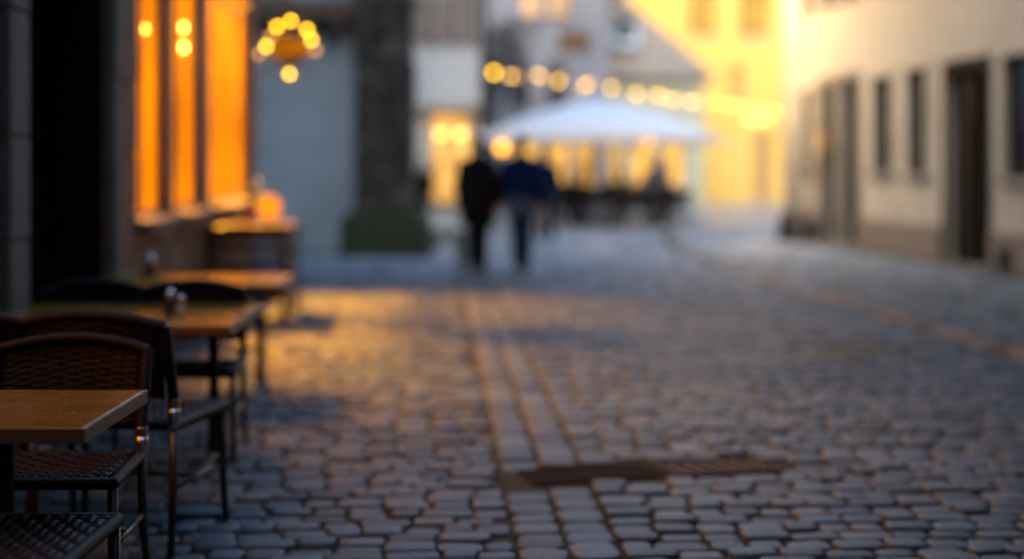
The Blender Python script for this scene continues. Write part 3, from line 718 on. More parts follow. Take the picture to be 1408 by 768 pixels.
# ------------------------------------------------------------------ far houses
H2Y = 43
hx = lambda px, Y=H2Y: at(px,0,Y).x; hz = lambda py, Y=H2Y: at(0,py,Y).z
ho = [(hx(716),hx(746),hz(24),hz(-30)),(hx(754),hx(784),hz(24),hz(-30)),(hx(768),hx(812),hz(68),hz(44)),(hx(700),hx(742),.9,2.5),(hx(752),hx(782),.75,2.25),(hx(790),hx(822),.75,2.25),(hx(700),hx(728),3.2,4.5),(hx(752),hx(780),3.2,4.5)]
t, cx = simple_house('mauve_gabled_house', 'grey mauve gabled house with two peach lit attic windows', hx(663), hx(838), H2Y, H2Y+9, hz(-36), M['mauve_plaster'], M['roof'], ridge='y', rise=4.2, holes=ho)
for k, h in enumerate(ho): front_window(t, cx, *h, [M['pane_attic'],M['pane_attic'],M['pane_dim'],M['pane_cafe'],M['pane_cafe'],M['pane_cafe'],M['pane_dusk'],M['pane_dusk']][k], M['timber'], bars=(1,1), sillm=M['jamb'])
H3Y = 45
ho = []
for a, b in ((832,856),(868,898),(912,940)): ho.append((hx(a,H3Y),hx(b,H3Y),.75,2.25))
t = thing('hipped_roof_house', 'cream house with hipped slate roof and dormer behind the parasol', 'building', (hx(760,H3Y),H3Y,0)); cx = hx(760,H3Y)
w = MB(); x0, x1 = hx(800,H3Y), hx(968,H3Y); EZ = hz(103,H3Y)
X = sorted({x0,x1}|{h[0] for h in ho}|{h[1] for h in ho})
for a, b in zip(X, X[1:]):
    hh = [h for h in ho if h[0] <= a+1e-6 and h[1] >= b-1e-6]
    if hh: w.box(a-cx,b-cx,0,.3,0,.75); w.box(a-cx,b-cx,0,.3,2.25,EZ)
    else: w.box(a-cx,b-cx,0,.3,0,EZ)
w.box(x1-cx-.3,x1-cx,.3,6,0,EZ); w.box(x0-cx,x0-cx+.3,.3,1.6,0,EZ)
w.build('wall', M['cream_plaster'], t)
for h in ho: front_window(t, cx, *h, M['pane_cafe'], M['timber'], bars=(1,1))
rg = at(850,-6,48); r = MB(); e = .35
A = [(x0-cx,-e,EZ-.1),(x1-cx+e,-e,EZ-.1),(x1-cx+e,6+e,EZ-.1),(x0-cx,6+e,EZ-.1),(x0-cx,3,rg.z+.1),(rg.x-cx,3,rg.z+.1)]
r.add(A, [(0,1,5,4),(1,2,5),(2,3,4,5),(3,0,4),(3,2,1,0)]); ro = r.build('roof', M['roof'], t)
dx = hx(858,46); dz = hz(66,46)
m = MB(); m.box(dx-cx-.42,dx-cx+.42,.35,2.6,dz,dz+.95); do = m.build('dormer', M['white_plaster'], t)
m = MB(); m.box(dx-cx-.28,dx-cx+.28,.32,.348,dz+.2,dz+.85); m.build('pane', M['pane_dusk'], do)
m = MB(); m.prism([(dx-cx-.55,dz+.95),(dx-cx+.55,dz+.95),(dx-cx,dz+1.45)], 'y', .2, 2.7); m.build('dormer_roof', M['roof'], do)
H4Y = 53
ho = []
for a, b in ((945,988),(1014,1062)): ho.append((hx(a,H4Y),hx(b,H4Y),hz(52,H4Y),hz(-28,H4Y))); ho.append((hx(a,H4Y),hx(b,H4Y),hz(-85,H4Y),hz(-150,H4Y)))
ho.append((hx(1000,H4Y),hx(1024,H4Y),hz(140,H4Y),hz(92,H4Y)))
ho.append((hx(1036,H4Y),hx(1060,H4Y),.02,hz(180,H4Y)))
t, cx = simple_house('yellow_house', 'tall bright yellow house closing the street', hx(865,H4Y), hx(1120,H4Y), H4Y, H4Y+9, 12.5, M['yellow_plaster'], M['red_roof'], holes=ho)
for h in ho[:5]: front_window(t, cx, *h, M['pane_yellow'], M['cream_plaster'], bars=(1,2), sillm=M['cream_plaster'])
m = MB(); m.box(ho[5][0]-cx,ho[5][1]-cx,.1,.16,.02,ho[5][3]); m.build('door', M['sign_wood'], t)
# bare tree against the grey house
def bare_tree(loc, h, label):
    t = thing('bare_tree', label, 'tree', loc); q = random.Random(21); trunk = MB(); crown = MB()
    trunk.tube([(0,0,0),(.05,0,h*.2),(0,.05,h*.42),(.06,0,h*.6)], [.17,.13,.11,.08], 8); trunk.build('trunk', M['bark'], t, smooth=True)
    def br(p, d, l, r, n):
        q2 = p+d*l; mid = p+d*l*.5+Vector((q.gauss(0,.05),q.gauss(0,.05),q.gauss(0,.05)))*l
        crown.tube([p,mid,q2],[r,r*.8,r*.55],5)
        if n == 0:
            for k in range(7):
                c = q2+Vector((q.gauss(0,.12),q.gauss(0,.12),q.gauss(0,.12))); a = q.uniform(0,6); s = q.uniform(.05,.10)
                crown.add([c,c+Vector((math.cos(a)*s,0,math.sin(a)*s)),c+Vector((0,s,s))],[(0,1,2)])
            return
        for k in range(3 if n > 1 else 4):
            dd = (d+Vector((q.gauss(0,.55),q.gauss(0,.55),q.gauss(.15,.4)))).normalized(); br(q2, dd, l*q.uniform(.6,.8), r*.55, n-1)
    for k in range(13):
        z = h*q.uniform(.42,.66); a = q.uniform(0,2*PI); br(Vector((.03,0,z)), Vector((math.cos(a)*.7,math.sin(a)*.7,.7)).normalized(), h*.12, .06, 3)
    crown.build('crown', M['bark'], t)
bare_tree((hx(679,41),41,0), 6.2, 'bare brown tree between the white house and the mauve house')

# ------------------------------------------------------------------ right building (local: y along facade, -x to the street)
RA = math.atan(.139); RBX = Matrix.Translation((9.01,0,0)) @ Matrix.Rotation(RA,4,'Z')
def ly(Y): return Y/math.cos(RA)
Yp = lambda px: ly(17615/(px-432))
RB = thing('tan_plaster_building', 'long tan plaster building with dark windows and doors lining the right side', 'building', (9.01,0,0), RA)
ops = []   # y0,y1,z0,z1,kind
def op(pa, pb, z0, z1, kind): ops.append((Yp(pb), Yp(pa), z0, z1, kind))
op(1380,1452,1.28,2.87,'win'); op(1303,1356,.06,2.80,'door'); op(1248,1274,1.31,2.89,'win'); op(1201,1226,1.33,2.85,'win')
op(1158,1179,.10,2.90,'door'); op(1130,1146,.10,2.86,'door'); op(1104,1116,1.35,2.80,'far')
up = [(o_[0],o_[1]) for o_ in ops]
allo = ops+[(a,b,4.3,5.9,'win') for a,b in up if b-a < 1.2]
ENDR = ly(27.3); HR = 9.0; TH2 = .45
w = MB(); RS = 16.9; Ys = sorted({RS,ENDR}|{o_[0] for o_ in allo}|{o_[1] for o_ in allo})
PL = .58
for a, b in zip(Ys, Ys[1:]):
    hh = sorted([o_ for o_ in allo if o_[0] <= a+1e-6 and o_[1] >= b-1e-6], key=lambda o_: o_[2]); z = 0
    for o_ in hh:
        if o_[2] > z: w.box(0,TH2,a,b,z,o_[2])
        z = o_[3]
    w.box(0,TH2,a,b,z,HR)
w.box(TH2,8,ENDR-.45,ENDR,0,HR); w.box(TH2,8,RS,RS+.4,0,HR); w.box(7.6,8,RS+.4,ENDR-.45,0,HR)
w.build('wall', M['tan_plaster'], RB)
pl = MB(); doors = [o_ for o_ in ops if o_[4] == 'door']; ys = [RS]+[v for o_ in sorted(doors) for v in (o_[0]-.16,o_[1]+.16)]+[ENDR]
VENT = (Yp(1397),Yp(1375))
for a, b in zip(ys[::2], ys[1::2]):
    if a < VENT[0] < b: pl.box(-.05,-.002,a,VENT[0],0,PL); pl.box(-.05,-.002,VENT[1],b,0,PL); pl.box(-.05,-.002,VENT[0],VENT[1],0,.05); pl.box(-.05,-.002,VENT[0],VENT[1],.36,PL)
    else: pl.box(-.05,-.002,a,b,0,PL)
pl.box(-.001+TH2*0,8.05,ENDR+.002,ENDR+.05,0,PL)
pl.build('plinth', M['plinth'], RB, bevel=.012)
v = MB(); v.box(-.02,-.003,VENT[0]+.005,VENT[1]-.005,.055,.355); v.build('cellar_vent', M['black'], RB)
v = MB()
for k in range(5): y_ = VENT[0]+.06+k*(VENT[1]-VENT[0]-.12)/4; v.tube([(-.035,y_,.05),(-.035,y_,.36)], .01, 6)
v.build('vent_bars', M['iron'], RB)
for (a, b, z0, z1, kd) in allo:
    fr = MB(); s = .13; e = -.03                       # stone surround, proud of the wall
    fr.box(e,-.003,a-s,a,z0 if kd=='door' else z0-.02,z1+s); fr.box(e,-.003,b,b+s,z0 if kd=='door' else z0-.02,z1+s); fr.box(e,-.003,a,b,z1,z1+s)
    if kd != 'door':
        f = MB(); fw = .05; d0, d1 = .07,.12
        f.box(d0,d1,a,a+fw,z0,z1); f.box(d0,d1,b-fw,b,z0,z1); f.box(d0,d1,a+fw,b-fw,z0,z0+fw); f.box(d0,d1,a+fw,b-fw,z1-fw,z1)
        f.box(d0+.005,d1-.005,(a+b)/2-.02,(a+b)/2+.02,z0+fw,z1-fw); f.box(d0+.008,d1-.008,a+fw,b-fw,z0+(z1-z0)*.66,z0+(z1-z0)*.66+.03)
        wo = f.build('window', M['dark_timber'], RB)
        p = MB(); p.box(d0+.02,d0+.03,a+fw,b-fw,z0+fw,z1-fw); p.build('pane', M['curtained_washed'] if kd == 'far' else M['pane_dark'], wo)  # far pane paled, the glow over it put into the colour
        s_ = MB(); s_.box(-.09,.065,a-.10,b+.10,z0-.08,z0-.023); s_.build('sill', M['jamb'], wo, bevel=.008)
        fr.build('surround', M['tan_plaster'], wo, bevel=.006)
    else:
        dm = MB(); mid = (a+b)/2; big = b-a > .9
        dm.box(.10,.15,(mid if big else a)+.006,b-.01,z0+.01,z1-.02)
        for z in (.35,1.25): dm.box(.085,.099,(mid if big else a)+.09,b-.09,z,z+.75)
        do = dm.build('door', M['door_wood'], RB, bevel=.006)
        if big:                                          # other leaf stands open: a dark hall behind
            d2 = MB(); d2.box(.16,.16+(mid-a),a+.004,a+.05,z0+.01,z1-.02); d2.build('open_leaf', M['door_wood'], do, bevel=.006)
            d3 = MB(); d3.box(1.6,1.65,a-.6,b+.6,0,HR-.5); d3.box(TH2+.01,1.6,a-.65,a-.6,0,4); d3.box(TH2+.01,1.6,b+.6,b+.65,0,4); d3.box(TH2+.01,1.6,a-.6,b+.6,3.95,4); d3.build('dark_hall', M['black'], do)
        hd = MB(); hd.tube([(.09,(mid if big else a)+.07,1.05),(.04,(mid if big else a)+.07,1.05),(.04,(mid if big else a)+.17,1.05)], .011, 8); hd.build('handle', M['iron'], do)
        st = MB(); st.box(-.34 if not big else -.12,.09,a-.14,b+.14,0,.095 if not big else .055); st.build('doorstep', M['jamb'], do, bevel=.012)
        fr.build('surround', M['dark_timber'] if big else M['jamb'], do, bevel=.006)
r = MB(); r.prism([(-.45,HR-.2),(-.45,HR),(4,HR+4),(8.4,HR),(8.4,HR-.2),(4,HR+3.8)], 'y', RS+.01, ENDR+.3); r.build('roof', M['red_roof'], RB)
gt = MB(); gt.tube([(-.5,RS+.01,HR-.12),(-.5,ENDR+.3,HR-.12)], .07, 8); gt.build('gutter', M['iron'], RB)
NB = thing('shade_house_right', 'unseen tall brown plaster house added next to the tan building to shade the street', 'building', (9.01,0,0), RA)  # unseen house, put in and raised to darken the near street
w = MB(); nw = [(y_,z_) for y_ in (-8,-5,-2,1,4,7,10,13) for z_ in (1.3,4.6,7.9,11.2,14.5,17.8)]; NH = 24.0
Ys = sorted({-30,RS-.01}|{q_[0] for q_ in nw}|{q_[0]+1.1 for q_ in nw})
for a, b in zip(Ys, Ys[1:]):
    z = 0
    for y_, z_ in sorted(nw, key=lambda v: v[1]):
        if y_ <= a+1e-6 and y_+1.1 >= b-1e-6: w.box(0,.4,a,b,z,z_); z = z_+1.7
    w.box(0,.4,a,b,z,NH)
w.box(.4,8,RS-.41,RS-.01,0,NH); w.box(.4,8,-30,-29.6,0,NH); w.box(7.6,8,-29.6,RS-.41,0,NH); w.build('wall', M['plinth'], NB)
for y_, z_ in nw:
    f = MB(); f.box(.15,.2,y_,y_+.06,z_,z_+1.7); f.box(.15,.2,y_+1.04,y_+1.1,z_,z_+1.7); f.box(.15,.2,y_+.06,y_+1.04,z_,z_+.06); f.box(.15,.2,y_+.06,y_+1.04,z_+1.64,z_+1.7); f.box(.155,.195,y_+.53,y_+.57,z_+.06,z_+1.64)
    wo = f.build('window', M['timber'], NB); p = MB(); p.box(.17,.18,y_+.06,y_+1.04,z_+.06,z_+1.64); p.build('pane', M['pane_dark'], wo)
r = MB(); r.prism([(-.45,NH-.2),(-.45,NH),(4,NH+4),(8.4,NH),(8.4,NH-.2),(4,NH+3.8)], 'y', -30.3, RS-.02); r.build('roof', M['red_roof'], NB)
p = at(1139,195,24.3); yl = ly(24.95)
t = thing('hanging_sign', 'small ochre box sign beside a narrow door on the tan building', 'sign', RBX @ Vector((-.02,Yp(1139),1.82)), RA)
m = MB(); m.box(-.18,-.01,-.16,.16,-.16,.22); m.build('sign_box', M['sign_wood'], t, bevel=.02)
m = MB(); m.box(-.19,-.182,-.1,.1,-.09,.15); m.build('sign_panel', M['cream_plaster'], t)
m = MB(); m.tube([(.015,0,.26),(-.2,0,.26)], .012, 8); m.tube([(-.1,0,.22),(-.1,0,.26)], .008, 6); m.build('bracket', M['iron'], t)
for k, (px, Y, lb) in enumerate(((1080,26.7,'dark stone guard post at the corner of the tan building'),(1109,25.4,'dark stone guard post below the faded far windows'))):
    q_ = RBX @ Vector((-.20, ly(Y), 0))
    m = MB(); m.lathe([(.15,0),(.15,.05),(.125,.12),(.115,.38),(.09,.46),(.03,.5)], 14)
    tag(m.build('guard_post', M['dark_stone'], None, smooth=True, loc=(q_.x,q_.y,0)), lb, 'bollard', 'stone guard posts along the tan building')

t, cx = simple_house('shade_house_behind', 'unseen grey mauve house added behind the viewer to shade the street', -6, 12, -24, -14, 27, M['mauve_plaster'], M['roof'])  # unseen blocker added to keep sky and sun off the near street
# ------------------------------------------------------------------ festoon string
t = thing('string_lights', 'string of warm festoon bulbs spanning the street above the parasol', 'string lights', at(664,97,30))
o = t.location.copy()
BL = [(679,100,2),(702,105,1),(711,106,0),(740,104,1),(746,107,0),(768,112,1),(772,107,0),(806,117,1),(800,120,0),(812,114,0),(840,121,1),(875,129,1),(904,131,1),(912,134,0),(925,137,1),(951,140,1),(957,139,0),(982,140,1),(1000,144,1),(1013,145,1),(1028,148,1),(1029,164,1),(1036,158,1),(1042,167,1),(1046,150,1),(1050,160,1),(1055,164,1),(1058,152,1),(1066,155,1),(1043,145,0)]
cab = [o]+[at(px,py-5,30) for px,py in ((680,100),(740,104),(806,116),(875,128),(951,138),(1013,144),(1040,150),(1074,150))]
m = MB(); m.tube([c-o for c in cab], .008, 6); m.tube([at(1074,145,30)-o, at(1060,158,30)-o, at(1042,162,29.95)-o, at(1028,158,30)-o, at(1048,146,30.05)-o], .008, 6); m.build('cable', M['wire'], t)
for px, py, k in BL:
    b = at(px,py,30+(k==0)*.25+R.uniform(-.08,.08)); m = MB(); rr = .05 if k else .045; m.ball(b-o, rr, 12, 8)
    bo = m.build('bulb', M[['bulb_dim','bulb_white','bulb_gold'][k]], t, smooth=True)
    m = MB(); m.lathe([(.02,rr*.9),(.024,rr+.03),(.012,rr+.055)], 8, b-o); m.build('socket', M['wire'], bo)

# ------------------------------------------------------------------ parasol and terrace seating
UY = 34.0
uc = at(816,0,UY).x; ez = at(0,187,UY-2.6).z; az = at(0,137,UY).z
t = thing('white_parasol', 'big square white parasol over the cafe terrace', 'parasol', (uc,UY,0))
hw = 2.72; m = MB(); n = 8; vs = []; fs = []
for i in range(n+1):
    for k in range(n+1):
        u, v_ = -1+2*i/n, -1+2*k/n; d = max(abs(u),abs(v_)); sag = .06*math.sin(PI*d)
        vs.append((u*hw, v_*hw, az-(az-ez)*d**1.35))
for i in range(n):
    for k in range(n): fs.append((i*(n+1)+k,(i+1)*(n+1)+k,(i+1)*(n+1)+k+1,i*(n+1)+k+1))
m.add(vs, fs); co = m.build('canopy', M['canvas'], t, smooth=True); so = co.modifiers.new('thick','SOLIDIFY'); so.thickness = .012
m = MB()
for a, b in (((-hw,-hw),(hw,-hw)),((hw,-hw),(hw,hw)),((hw,hw),(-hw,hw)),((-hw,hw),(-hw,-hw))):
    P0, P1 = Vector((*a,ez)), Vector((*b,ez)); nn = 12
    for k in range(nn):
        q0, q1 = P0.lerp(P1,k/nn), P0.lerp(P1,(k+1)/nn); dz0 = .13
        m.add([q0,q1,q1-Vector((0,0,dz0)),q0-Vector((0,0,dz0))],[(0,1,2,3)])
vo = m.build('valance', M['canvas'], t); so = vo.modifiers.new('thick','SOLIDIFY'); so.thickness = .008
m = MB(); m.tube([(0,0,.05),(0,0,az-.02)], .04, 12); m.build('pole', M['iron'], t)
m = MB(); m.box(-.45,.45,-.45,.45,.01,.09); m.build('base', M['jamb'], t, bevel=.02)
for k in range(8):
    a = k*PI/4; d = 1/max(abs(math.cos(a)),abs(math.sin(a))); m = MB(); m.tube([(0,0,az-.06),(hw*.97*d*math.cos(a),hw*.97*d*math.sin(a),ez-.02)], .014, 6); m.build('rib', M['timber'], t)
globe_lamp(690,203,31.1, 'amber globe lamp glowing between the two walkers, under the parasol edge', .11, 'amber_globe')
globe_lamp(893,196,33.6, 'amber globe lamp half hidden by the right parasol edge', .07, 'amber_globe')
far_tab = None
for k, (px, Y, lb) in enumerate(((795,34.4,'terrace table under the left half of the parasol'),(868,33.2,'terrace table under the parasol between seated guests'),(918,35.3,'terrace table under the right edge of the parasol'))):
    x = at(px,0,Y).x
    if k == 0: far_tab = make_table((x,Y,0), .1, lb, .8, .75, .14); far_tab['group'] = 'terrace tables under the parasol'
    else: dup(far_tab, (x,Y,0), R.uniform(-.2,.2), lb)
CH = [(775,33.6,.3,'terrace chair at the left of the parasol seating'),(812,33.4,-.2,'terrace chair turned from the viewer near the parasol pole'),(838,33.0,.5,'terrace chair left of the dark haired guest'),
      (856,32.3,.15,'terrace chair carrying the guest in the brown coat'),(888,32.4,-.1,'terrace chair right of the guest in the brown coat'),(907,33.2,-.4,'terrace chair in front of the guest in the lilac shirt'),(928,33.8,.6,'terrace chair closest to the yellow house'),
      (785,35.4,PI,'terrace chair facing the viewer behind the left terrace table'),(880,34.3,PI+.2,'terrace chair facing the viewer behind the central terrace table'),(763,34.2,-1.3,'terrace chair side-on behind the person in navy'),(800,32.6,.1,'terrace chair carrying the guest in dark clothes left of the pole'),(825,32.0,-.3,'empty terrace chair in front of the parasol pole'),(918,32.6,.3,'terrace chair carrying the guest in dark clothes at the right edge'),(938,33.0,-.6,'outermost terrace chair at the right edge of the seating'),(845,34.6,2.9,'terrace chair facing the viewer behind the parasol pole')]
for px, Y, rz, lb in CH: dup(ch, (at(px,0,Y).x,Y,.02), rz, lb, 'rattan chairs on the cafe terrace')

# ------------------------------------------------------------------ people
def remeshed(mb, name, material, parent, vox=.014, smooth_it=3):
    me = mb.mesh('tmp'); o = bpy.data.objects.new('tmp', me); C.objects.link(o)
    r = o.modifiers.new('r','REMESH'); r.mode = 'VOXEL'; r.voxel_size = vox; r.use_smooth_shade = True
    s = o.modifiers.new('s','SMOOTH'); s.iterations = smooth_it; s.factor = .5
    dg = bpy.context.evaluated_depsgraph_get(); nm = bpy.data.meshes.new_from_object(o.evaluated_get(dg)); nm.name = name
    bpy.data.objects.remove(o); bpy.data.meshes.remove(me)
    nm.materials.clear(); nm.materials.append(material); nm.polygons.foreach_set('use_smooth', [True]*len(nm.polygons))
    n = bpy.data.objects.new(name, nm); C.objects.link(n)
    if parent: n.parent = parent
    return n
def limb(mb, pts, rad, n=12, ends=True, **k):
    mb.tube(pts, rad, n, **k)
    if ends:
        for p, r in ((pts[0],rad[0]),(pts[-1],rad[-1])):
            r = r if not isinstance(r, tuple) else min(r)
            mb.ball(p, r, 10, 8)
def person(loc, rz, label, pose='walk', top='black_cloth', legs='dark_trouser', hair='hair_dark', H=1.75, long_coat=False, shirt=None, stride=1, long_hair=False, belly=1.0):
    k = H/1.75; V3 = lambda x,y,z: Vector((x,y,z))*k
    if pose == 'sit':
        hipz = .52; sy = 0
        sh = {s: (V3(s*.09,.0,hipz), V3(s*.12,.43,hipz+.02), V3(s*.12,.40,.09)) for s in (-1,1)}
        up_ = hipz-.93; lean = .06
        arms = {s: (V3(s*.185,lean,1.42+up_), V3(s*.24,lean+.10,1.13+up_), V3(s*.13,.36,1.02+up_)) for s in (-1,1)}
    elif pose == 'walk':
        up_ = 0; lean = .03
        a = .17*stride
        sh = {1: (V3(.075,0,.92), V3(.06,a*.9,.50), V3(.045,a*.65,.10)), -1: (V3(-.075,0,.92), V3(-.06,-a*.2,.49), V3(-.045,-a*1.5,.14))}
        arms = {1: (V3(.18,lean,1.385), V3(.245,-.10,1.14), V3(.25,-.08,.88)), -1: (V3(-.18,lean,1.385), V3(-.245,.05,1.14), V3(-.24,.17,.90))}
    else:
        up_ = 0; lean = 0
        sh = {s: (V3(s*.09,0,.92), V3(s*.10,.03,.50), V3(s*.11,-.01,.09)) for s in (-1,1)}
        arms = {s: (V3(s*.18,0,1.385), V3(s*.25,-.03,1.14), V3(s*.23,.10,.90)) for s in (-1,1)}
    U = lambda x,y,z: V3(x, y+lean*max(0,(z-.93)/.5), z+up_)
    body = MB()
    body.tube([U(0,0,.86),U(0,0,.95),U(0,.0,1.08),U(0,.01,1.22),U(0,.0,1.36),U(0,-.01,1.45),U(0,0,1.50)], [(.15*k,.105*k),(.165*k,.115*k),(.145*k,.10*k),(.16*k,.11*k),(.17*k,.105*k),(.11*k,.08*k),(.06*k,.06*k)], 16, up=(1,0,0))
    limb(body, [U(0,-.01,1.46),U(0,.0,1.56)], [.058*k,.052*k])
    hc = U(0,.015,1.635)
    body.ball(hc, (.075*k,.095*k,.112*k), 16, 12); body.ball(hc+V3(0,.035,-.05), (.052*k,.058*k,.06*k), 12, 8)
    body.tube([hc+V3(0,.085,.02),hc+V3(0,.112,-.022),hc+V3(0,.09,-.03)], [.009*k,.016*k,.010*k], 8)            # nose
    body.ball(hc+V3(0,.088,-.058), (.024*k,.012*k,.008*k), 8, 6)                                         # mouth
    for s in (-1,1):
        body.ball(hc+V3(s*.078,-.005,-.008), (.010*k,.02*k,.03*k), 8, 6)                              # ears
        S, E, Wp = arms[s]; limb(body, [S,(S+E)/2,E,(E+Wp)/2,Wp], [.052*k,.047*k,.040*k,.038*k,.027*k])
        d = (Wp-E).normalized(); side = Vector((-s,0,0)); side = (side-d*side.dot(d)).normalized(); nrm = d.cross(side)
        pc = Wp+d*.055*k
        body.tube([Wp,pc,Wp+d*.10*k], [(.026*k,.018*k),(.042*k,.016*k),(.040*k,.014*k)], 10, up=nrm.cross(d))
        for f in range(4):
            off = nrm*0; ln = (.068,.078,.073,.056)[f]*k; lat = nrm.cross(d)*((f-1.5)*.021*k)
            b0 = Wp+d*.095*k+lat; body.tube([b0,b0+d*ln*.5+side*.008*k,b0+d*ln*.9+side*.026*k], [.0095*k,.009*k,.0075*k], 6)
        th = nrm.cross(d)*(-.04*k); body.tube([Wp+d*.03*k+th*.6,Wp+d*.065*k+th*1.35,Wp+d*.10*k+th*1.5+side*.012], [.013*k,.011*k,.009*k], 6)
        Hh, Kn, An = sh[s]
        limb(body, [Hh,(Hh*.55+Kn*.45),Kn,Kn*.6+An*.4,An], [.085*k,.07*k,.052*k,.053*k,.036*k])
        limb(body, [An+V3(0,-.04,-.03),An+V3(0,.05,-.045),An+V3(0,.15,-.06)], [.036*k,.038*k,.028*k])
    bo = remeshed(body, 'person', M['skin'], None, .011, 2); bo.location = loc; bo.rotation_euler = (0,0,rz); tag(bo, label, 'person')
    ey = MB()
    for s in (-1,1): ey.ball(hc+V3(s*.031,.083,.008), .0095*k, 8, 6)
    ey.build('eyes', M['eye'], bo, smooth=True)
    hr = MB(); hr.ball(hc+V3(0,-.014,.022), (.084*k,.097*k,.105*k), 16, 12); hr.ball(hc+V3(0,-.045,-.03), (.07*k,.062*k,.075*k), 12, 8)
    if long_hair: hr.ball(hc+V3(0,-.06,-.10), (.085*k,.05*k,.13*k), 12, 8)
    ho_ = remeshed(hr, 'hair', M[hair], bo, .014, 2)
    bm = bmesh.new(); bm.from_mesh(ho_.data)
    bmesh.ops.delete(bm, geom=[v for v in bm.verts if (v.co-hc).y > .035*k and (v.co-hc).z < .055*k], context='VERTS'); bm.to_mesh(ho_.data); bm.free()
    jk = MB(); hem = .62 if long_coat else (.97 if shirt else .80)
    if pose == 'sit': hem = .84
    jk.tube([U(0,0,hem),U(0,0,.93),U(0,.0,1.08),U(0,.01,1.22),U(0,.0,1.36),U(0,-.01,1.45),U(0,0,1.51)], [(.205*k*belly,.16*k),(.20*k*belly,.15*k),(.185*k*belly,.14*k),(.195*k*belly,.14*k),(.18*k*belly,.125*k),(.125*k,.10*k),(.07*k,.07*k)], 18, up=(1,0,0))
    for s in (-1,1):
        S, E, Wp = arms[s]; limb(jk, [S,(S+E)/2,E,(E+Wp)/2,Wp*.96+E*.04], [.076*k,.068*k,.060*k,.055*k,.045*k])
    if shirt:
        sm = MB(); sm.tube([U(0,0,.75),U(0,0,1.0)], [(.196*k,.15*k),(.19*k,.145*k)], 18, up=(1,0,0)); remeshed(sm, 'shirt_hem', M[shirt], bo, .014, 1)
    remeshed(jk, 'jacket', M[top], bo, .014, 3)
    tr = MB(); tr.tube([U(0,0,.78),U(0,0,.90),U(0,0,1.0)], [(.15*k,.12*k),(.178*k,.128*k),(.165*k,.12*k)], 16, up=(1,0,0))
    for s in (-1,1):
        Hh, Kn, An = sh[s]; limb(tr, [Hh,(Hh*.55+Kn*.45),Kn,Kn*.5+An*.5,An+V3(0,0,.0)], [.105*k,.096*k,.082*k,.078*k,.072*k])
    remeshed(tr, 'trousers', M[legs], bo, .014, 3)
    for s in (-1,1):
        An = sh[s][2]; shm = MB(); limb(shm, [An+V3(0,-.05,-.035),An+V3(0,.05,-.048),An+V3(0,.165,-.058)], [.050*k,.048*k,.036*k]); remeshed(shm, 'shoe', M['shoe'], bo, .012, 2)
    return bo
def pX(px, Y): return at(px,0,Y).x
person((pX(657,18.7),18.7,.02), .03, 'person in a long black coat walking away on the left of the pair', 'walk', 'black_cloth', 'dark_trouser', 'hair_dark', 1.83, True, None, .5, False, 1.12)
person((pX(717,18.9),18.9,.02), -.02, 'person in a navy jacket and blue jeans walking away on the right of the pair', 'walk', 'navy_cloth', 'jeans', 'hair_dark', 1.84, False, 'grey_cloth', -.45, False, 1.08)
person((pX(750,27),27.0,.02), .1, 'person in dark navy standing just right of the walking pair', 'stand', 'navy_cloth', 'dark_trouser', 'hair_dark', 1.74, True)
person((pX(580,30),30.0,.02), PI-.3, 'person in black standing by the mossy buttress near the white house', 'stand', 'black_cloth', 'dark_trouser', 'hair_grey', 1.55, True)
person((pX(784,33.6),33.75,.0), PI*.9, 'seated guest in a dusty rose jumper on the left of the terrace', 'sit', 'rose_cloth', 'dark_trouser', 'hair_grey', 1.7)
person((pX(856,32.3),32.3,.0), .15, 'seated guest in a brown coat with dark hair seen from behind', 'sit', 'brown_cloth', 'dark_trouser', 'hair_dark', 1.75, long_hair=True)
person((pX(906,33.9),33.9,.02), PI+.3, 'guest in a pale lilac shirt standing at the right terrace table', 'stand', 'lilac_cloth', 'dark_trouser', 'hair_grey', 1.70)
person((pX(886,34.3),34.3,.0), PI+.2, 'seated guest in a pale lilac shirt behind the central terrace table', 'sit', 'lilac_cloth', 'dark_trouser', 'hair_grey', 1.66)

person((pX(800,32.6),32.6,.0), .1, 'seated guest in dark clothes seen from behind, left of the parasol pole', 'sit', 'black_cloth', 'dark_trouser', 'hair_dark', 1.62)
person((pX(918,32.6),32.6,.0), .3, 'seated guest in dark clothes at the right edge of the terrace', 'sit', 'brown_cloth', 'dark_trouser', 'hair_dark', 1.6)
person((pX(838,34.4),34.4,.0), PI-.2, 'seated guest in dark clothes facing the viewer beyond the parasol pole', 'sit', 'black_cloth', 'dark_trouser', 'hair_grey', 1.6)
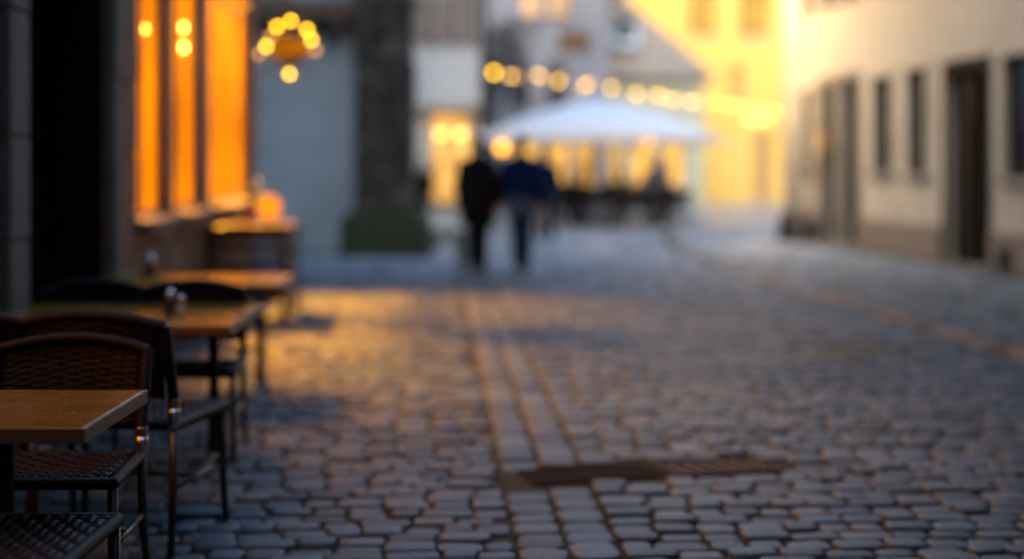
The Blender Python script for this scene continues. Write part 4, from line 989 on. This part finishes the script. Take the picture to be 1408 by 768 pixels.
# ------------------------------------------------------------------ light, sky, camera
EL, AZ = math.radians(32), math.radians(187)
wd = bpy.data.worlds.new('World'); scene.world = wd; wd.use_nodes = True; N = wd.node_tree.nodes; L = wd.node_tree.links
sk = N.new('ShaderNodeTexSky'); sk.sky_type = 'NISHITA'; sk.sun_disc = False; sk.sun_elevation = EL; sk.sun_rotation = AZ; sk.air_density = 1.0; sk.dust_density = .6; sk.ozone_density = 2.5
tn = N.new('ShaderNodeMix'); tn.data_type = 'RGBA'; tn.blend_type = 'MULTIPLY'; tn.inputs[0].default_value = 1.0; tn.inputs[7].default_value = (.93,1.0,.98,1)
L.new(sk.outputs[0], tn.inputs[6]); L.new(tn.outputs[2], N['Background'].inputs[0]); N['Background'].inputs[1].default_value = .09
sl = bpy.data.lights.new('sun','SUN'); sl.energy = .5; sl.angle = math.radians(40); sl.color = (1,.985,.96)
so = bpy.data.objects.new('sun', sl); C.objects.link(so); so.location = (0,0,30)
sd = Vector((math.sin(AZ)*math.cos(EL), math.cos(AZ)*math.cos(EL), math.sin(EL))); so.rotation_euler = sd.to_track_quat('Z','Y').to_euler()
# unseen spots without fittings: house flood, added wall glow; then bulbs' own light
spot('house_flood', (7.6,47.5,10.5), (7.2,53,8.2), (1.0,.60,.19), 310, 130, .9)
spot('wall_glow_spot', (1.0,28.6,6.0), (5.6,24.9,5.6), (1.0,.70,.36), 1150, 112, 1.0, .3)  # added to brighten the far wall end, no lamp modelled there
pt('festoon_end_lamp', at(1046,156,29.7), (1.0,.62,.2), 6, .15)
pt('parasol_lamp', (2.2,34.6,2.2), (1.0,.6,.2), 5, .1)
pt('lantern_lamp', Vector((at(398,68,14.5).x+.02, 14.15, at(398,68,14.5).z-.05)), (1.0,.5,.1), 2, .06)

cam = bpy.data.cameras.new('camera'); co = bpy.data.objects.new('camera', cam); C.objects.link(co)
co.location = (0,0,CAMZ); co.rotation_euler = (PI/2,0,0); cam.sensor_width = 36; cam.lens = 36*F/1408
cam.shift_y = -(384-HOR)/1408; cam.clip_end = 1500; cam.clip_start = .05
cam.dof.use_dof = True; cam.dof.focus_distance = 4.35; cam.dof.aperture_fstop = (cam.lens/1000)/.075
scene.camera = co
scene.view_settings.view_transform = 'Standard'; scene.view_settings.look = 'None'; scene.view_settings.gamma = 1; scene.view_settings.use_curve_mapping = False
scene.view_settings.exposure = EXPO
scene.render.engine = 'CYCLES'
cy_ = scene.cycles; cy_.use_denoising = True; cy_.use_adaptive_sampling = False; cy_.max_bounces = 8; cy_.diffuse_bounces = 4; cy_.transparent_max_bounces = 12
cy_.sample_clamp_indirect = 6; cy_.caustics_reflective = False; cy_.caustics_refractive = False
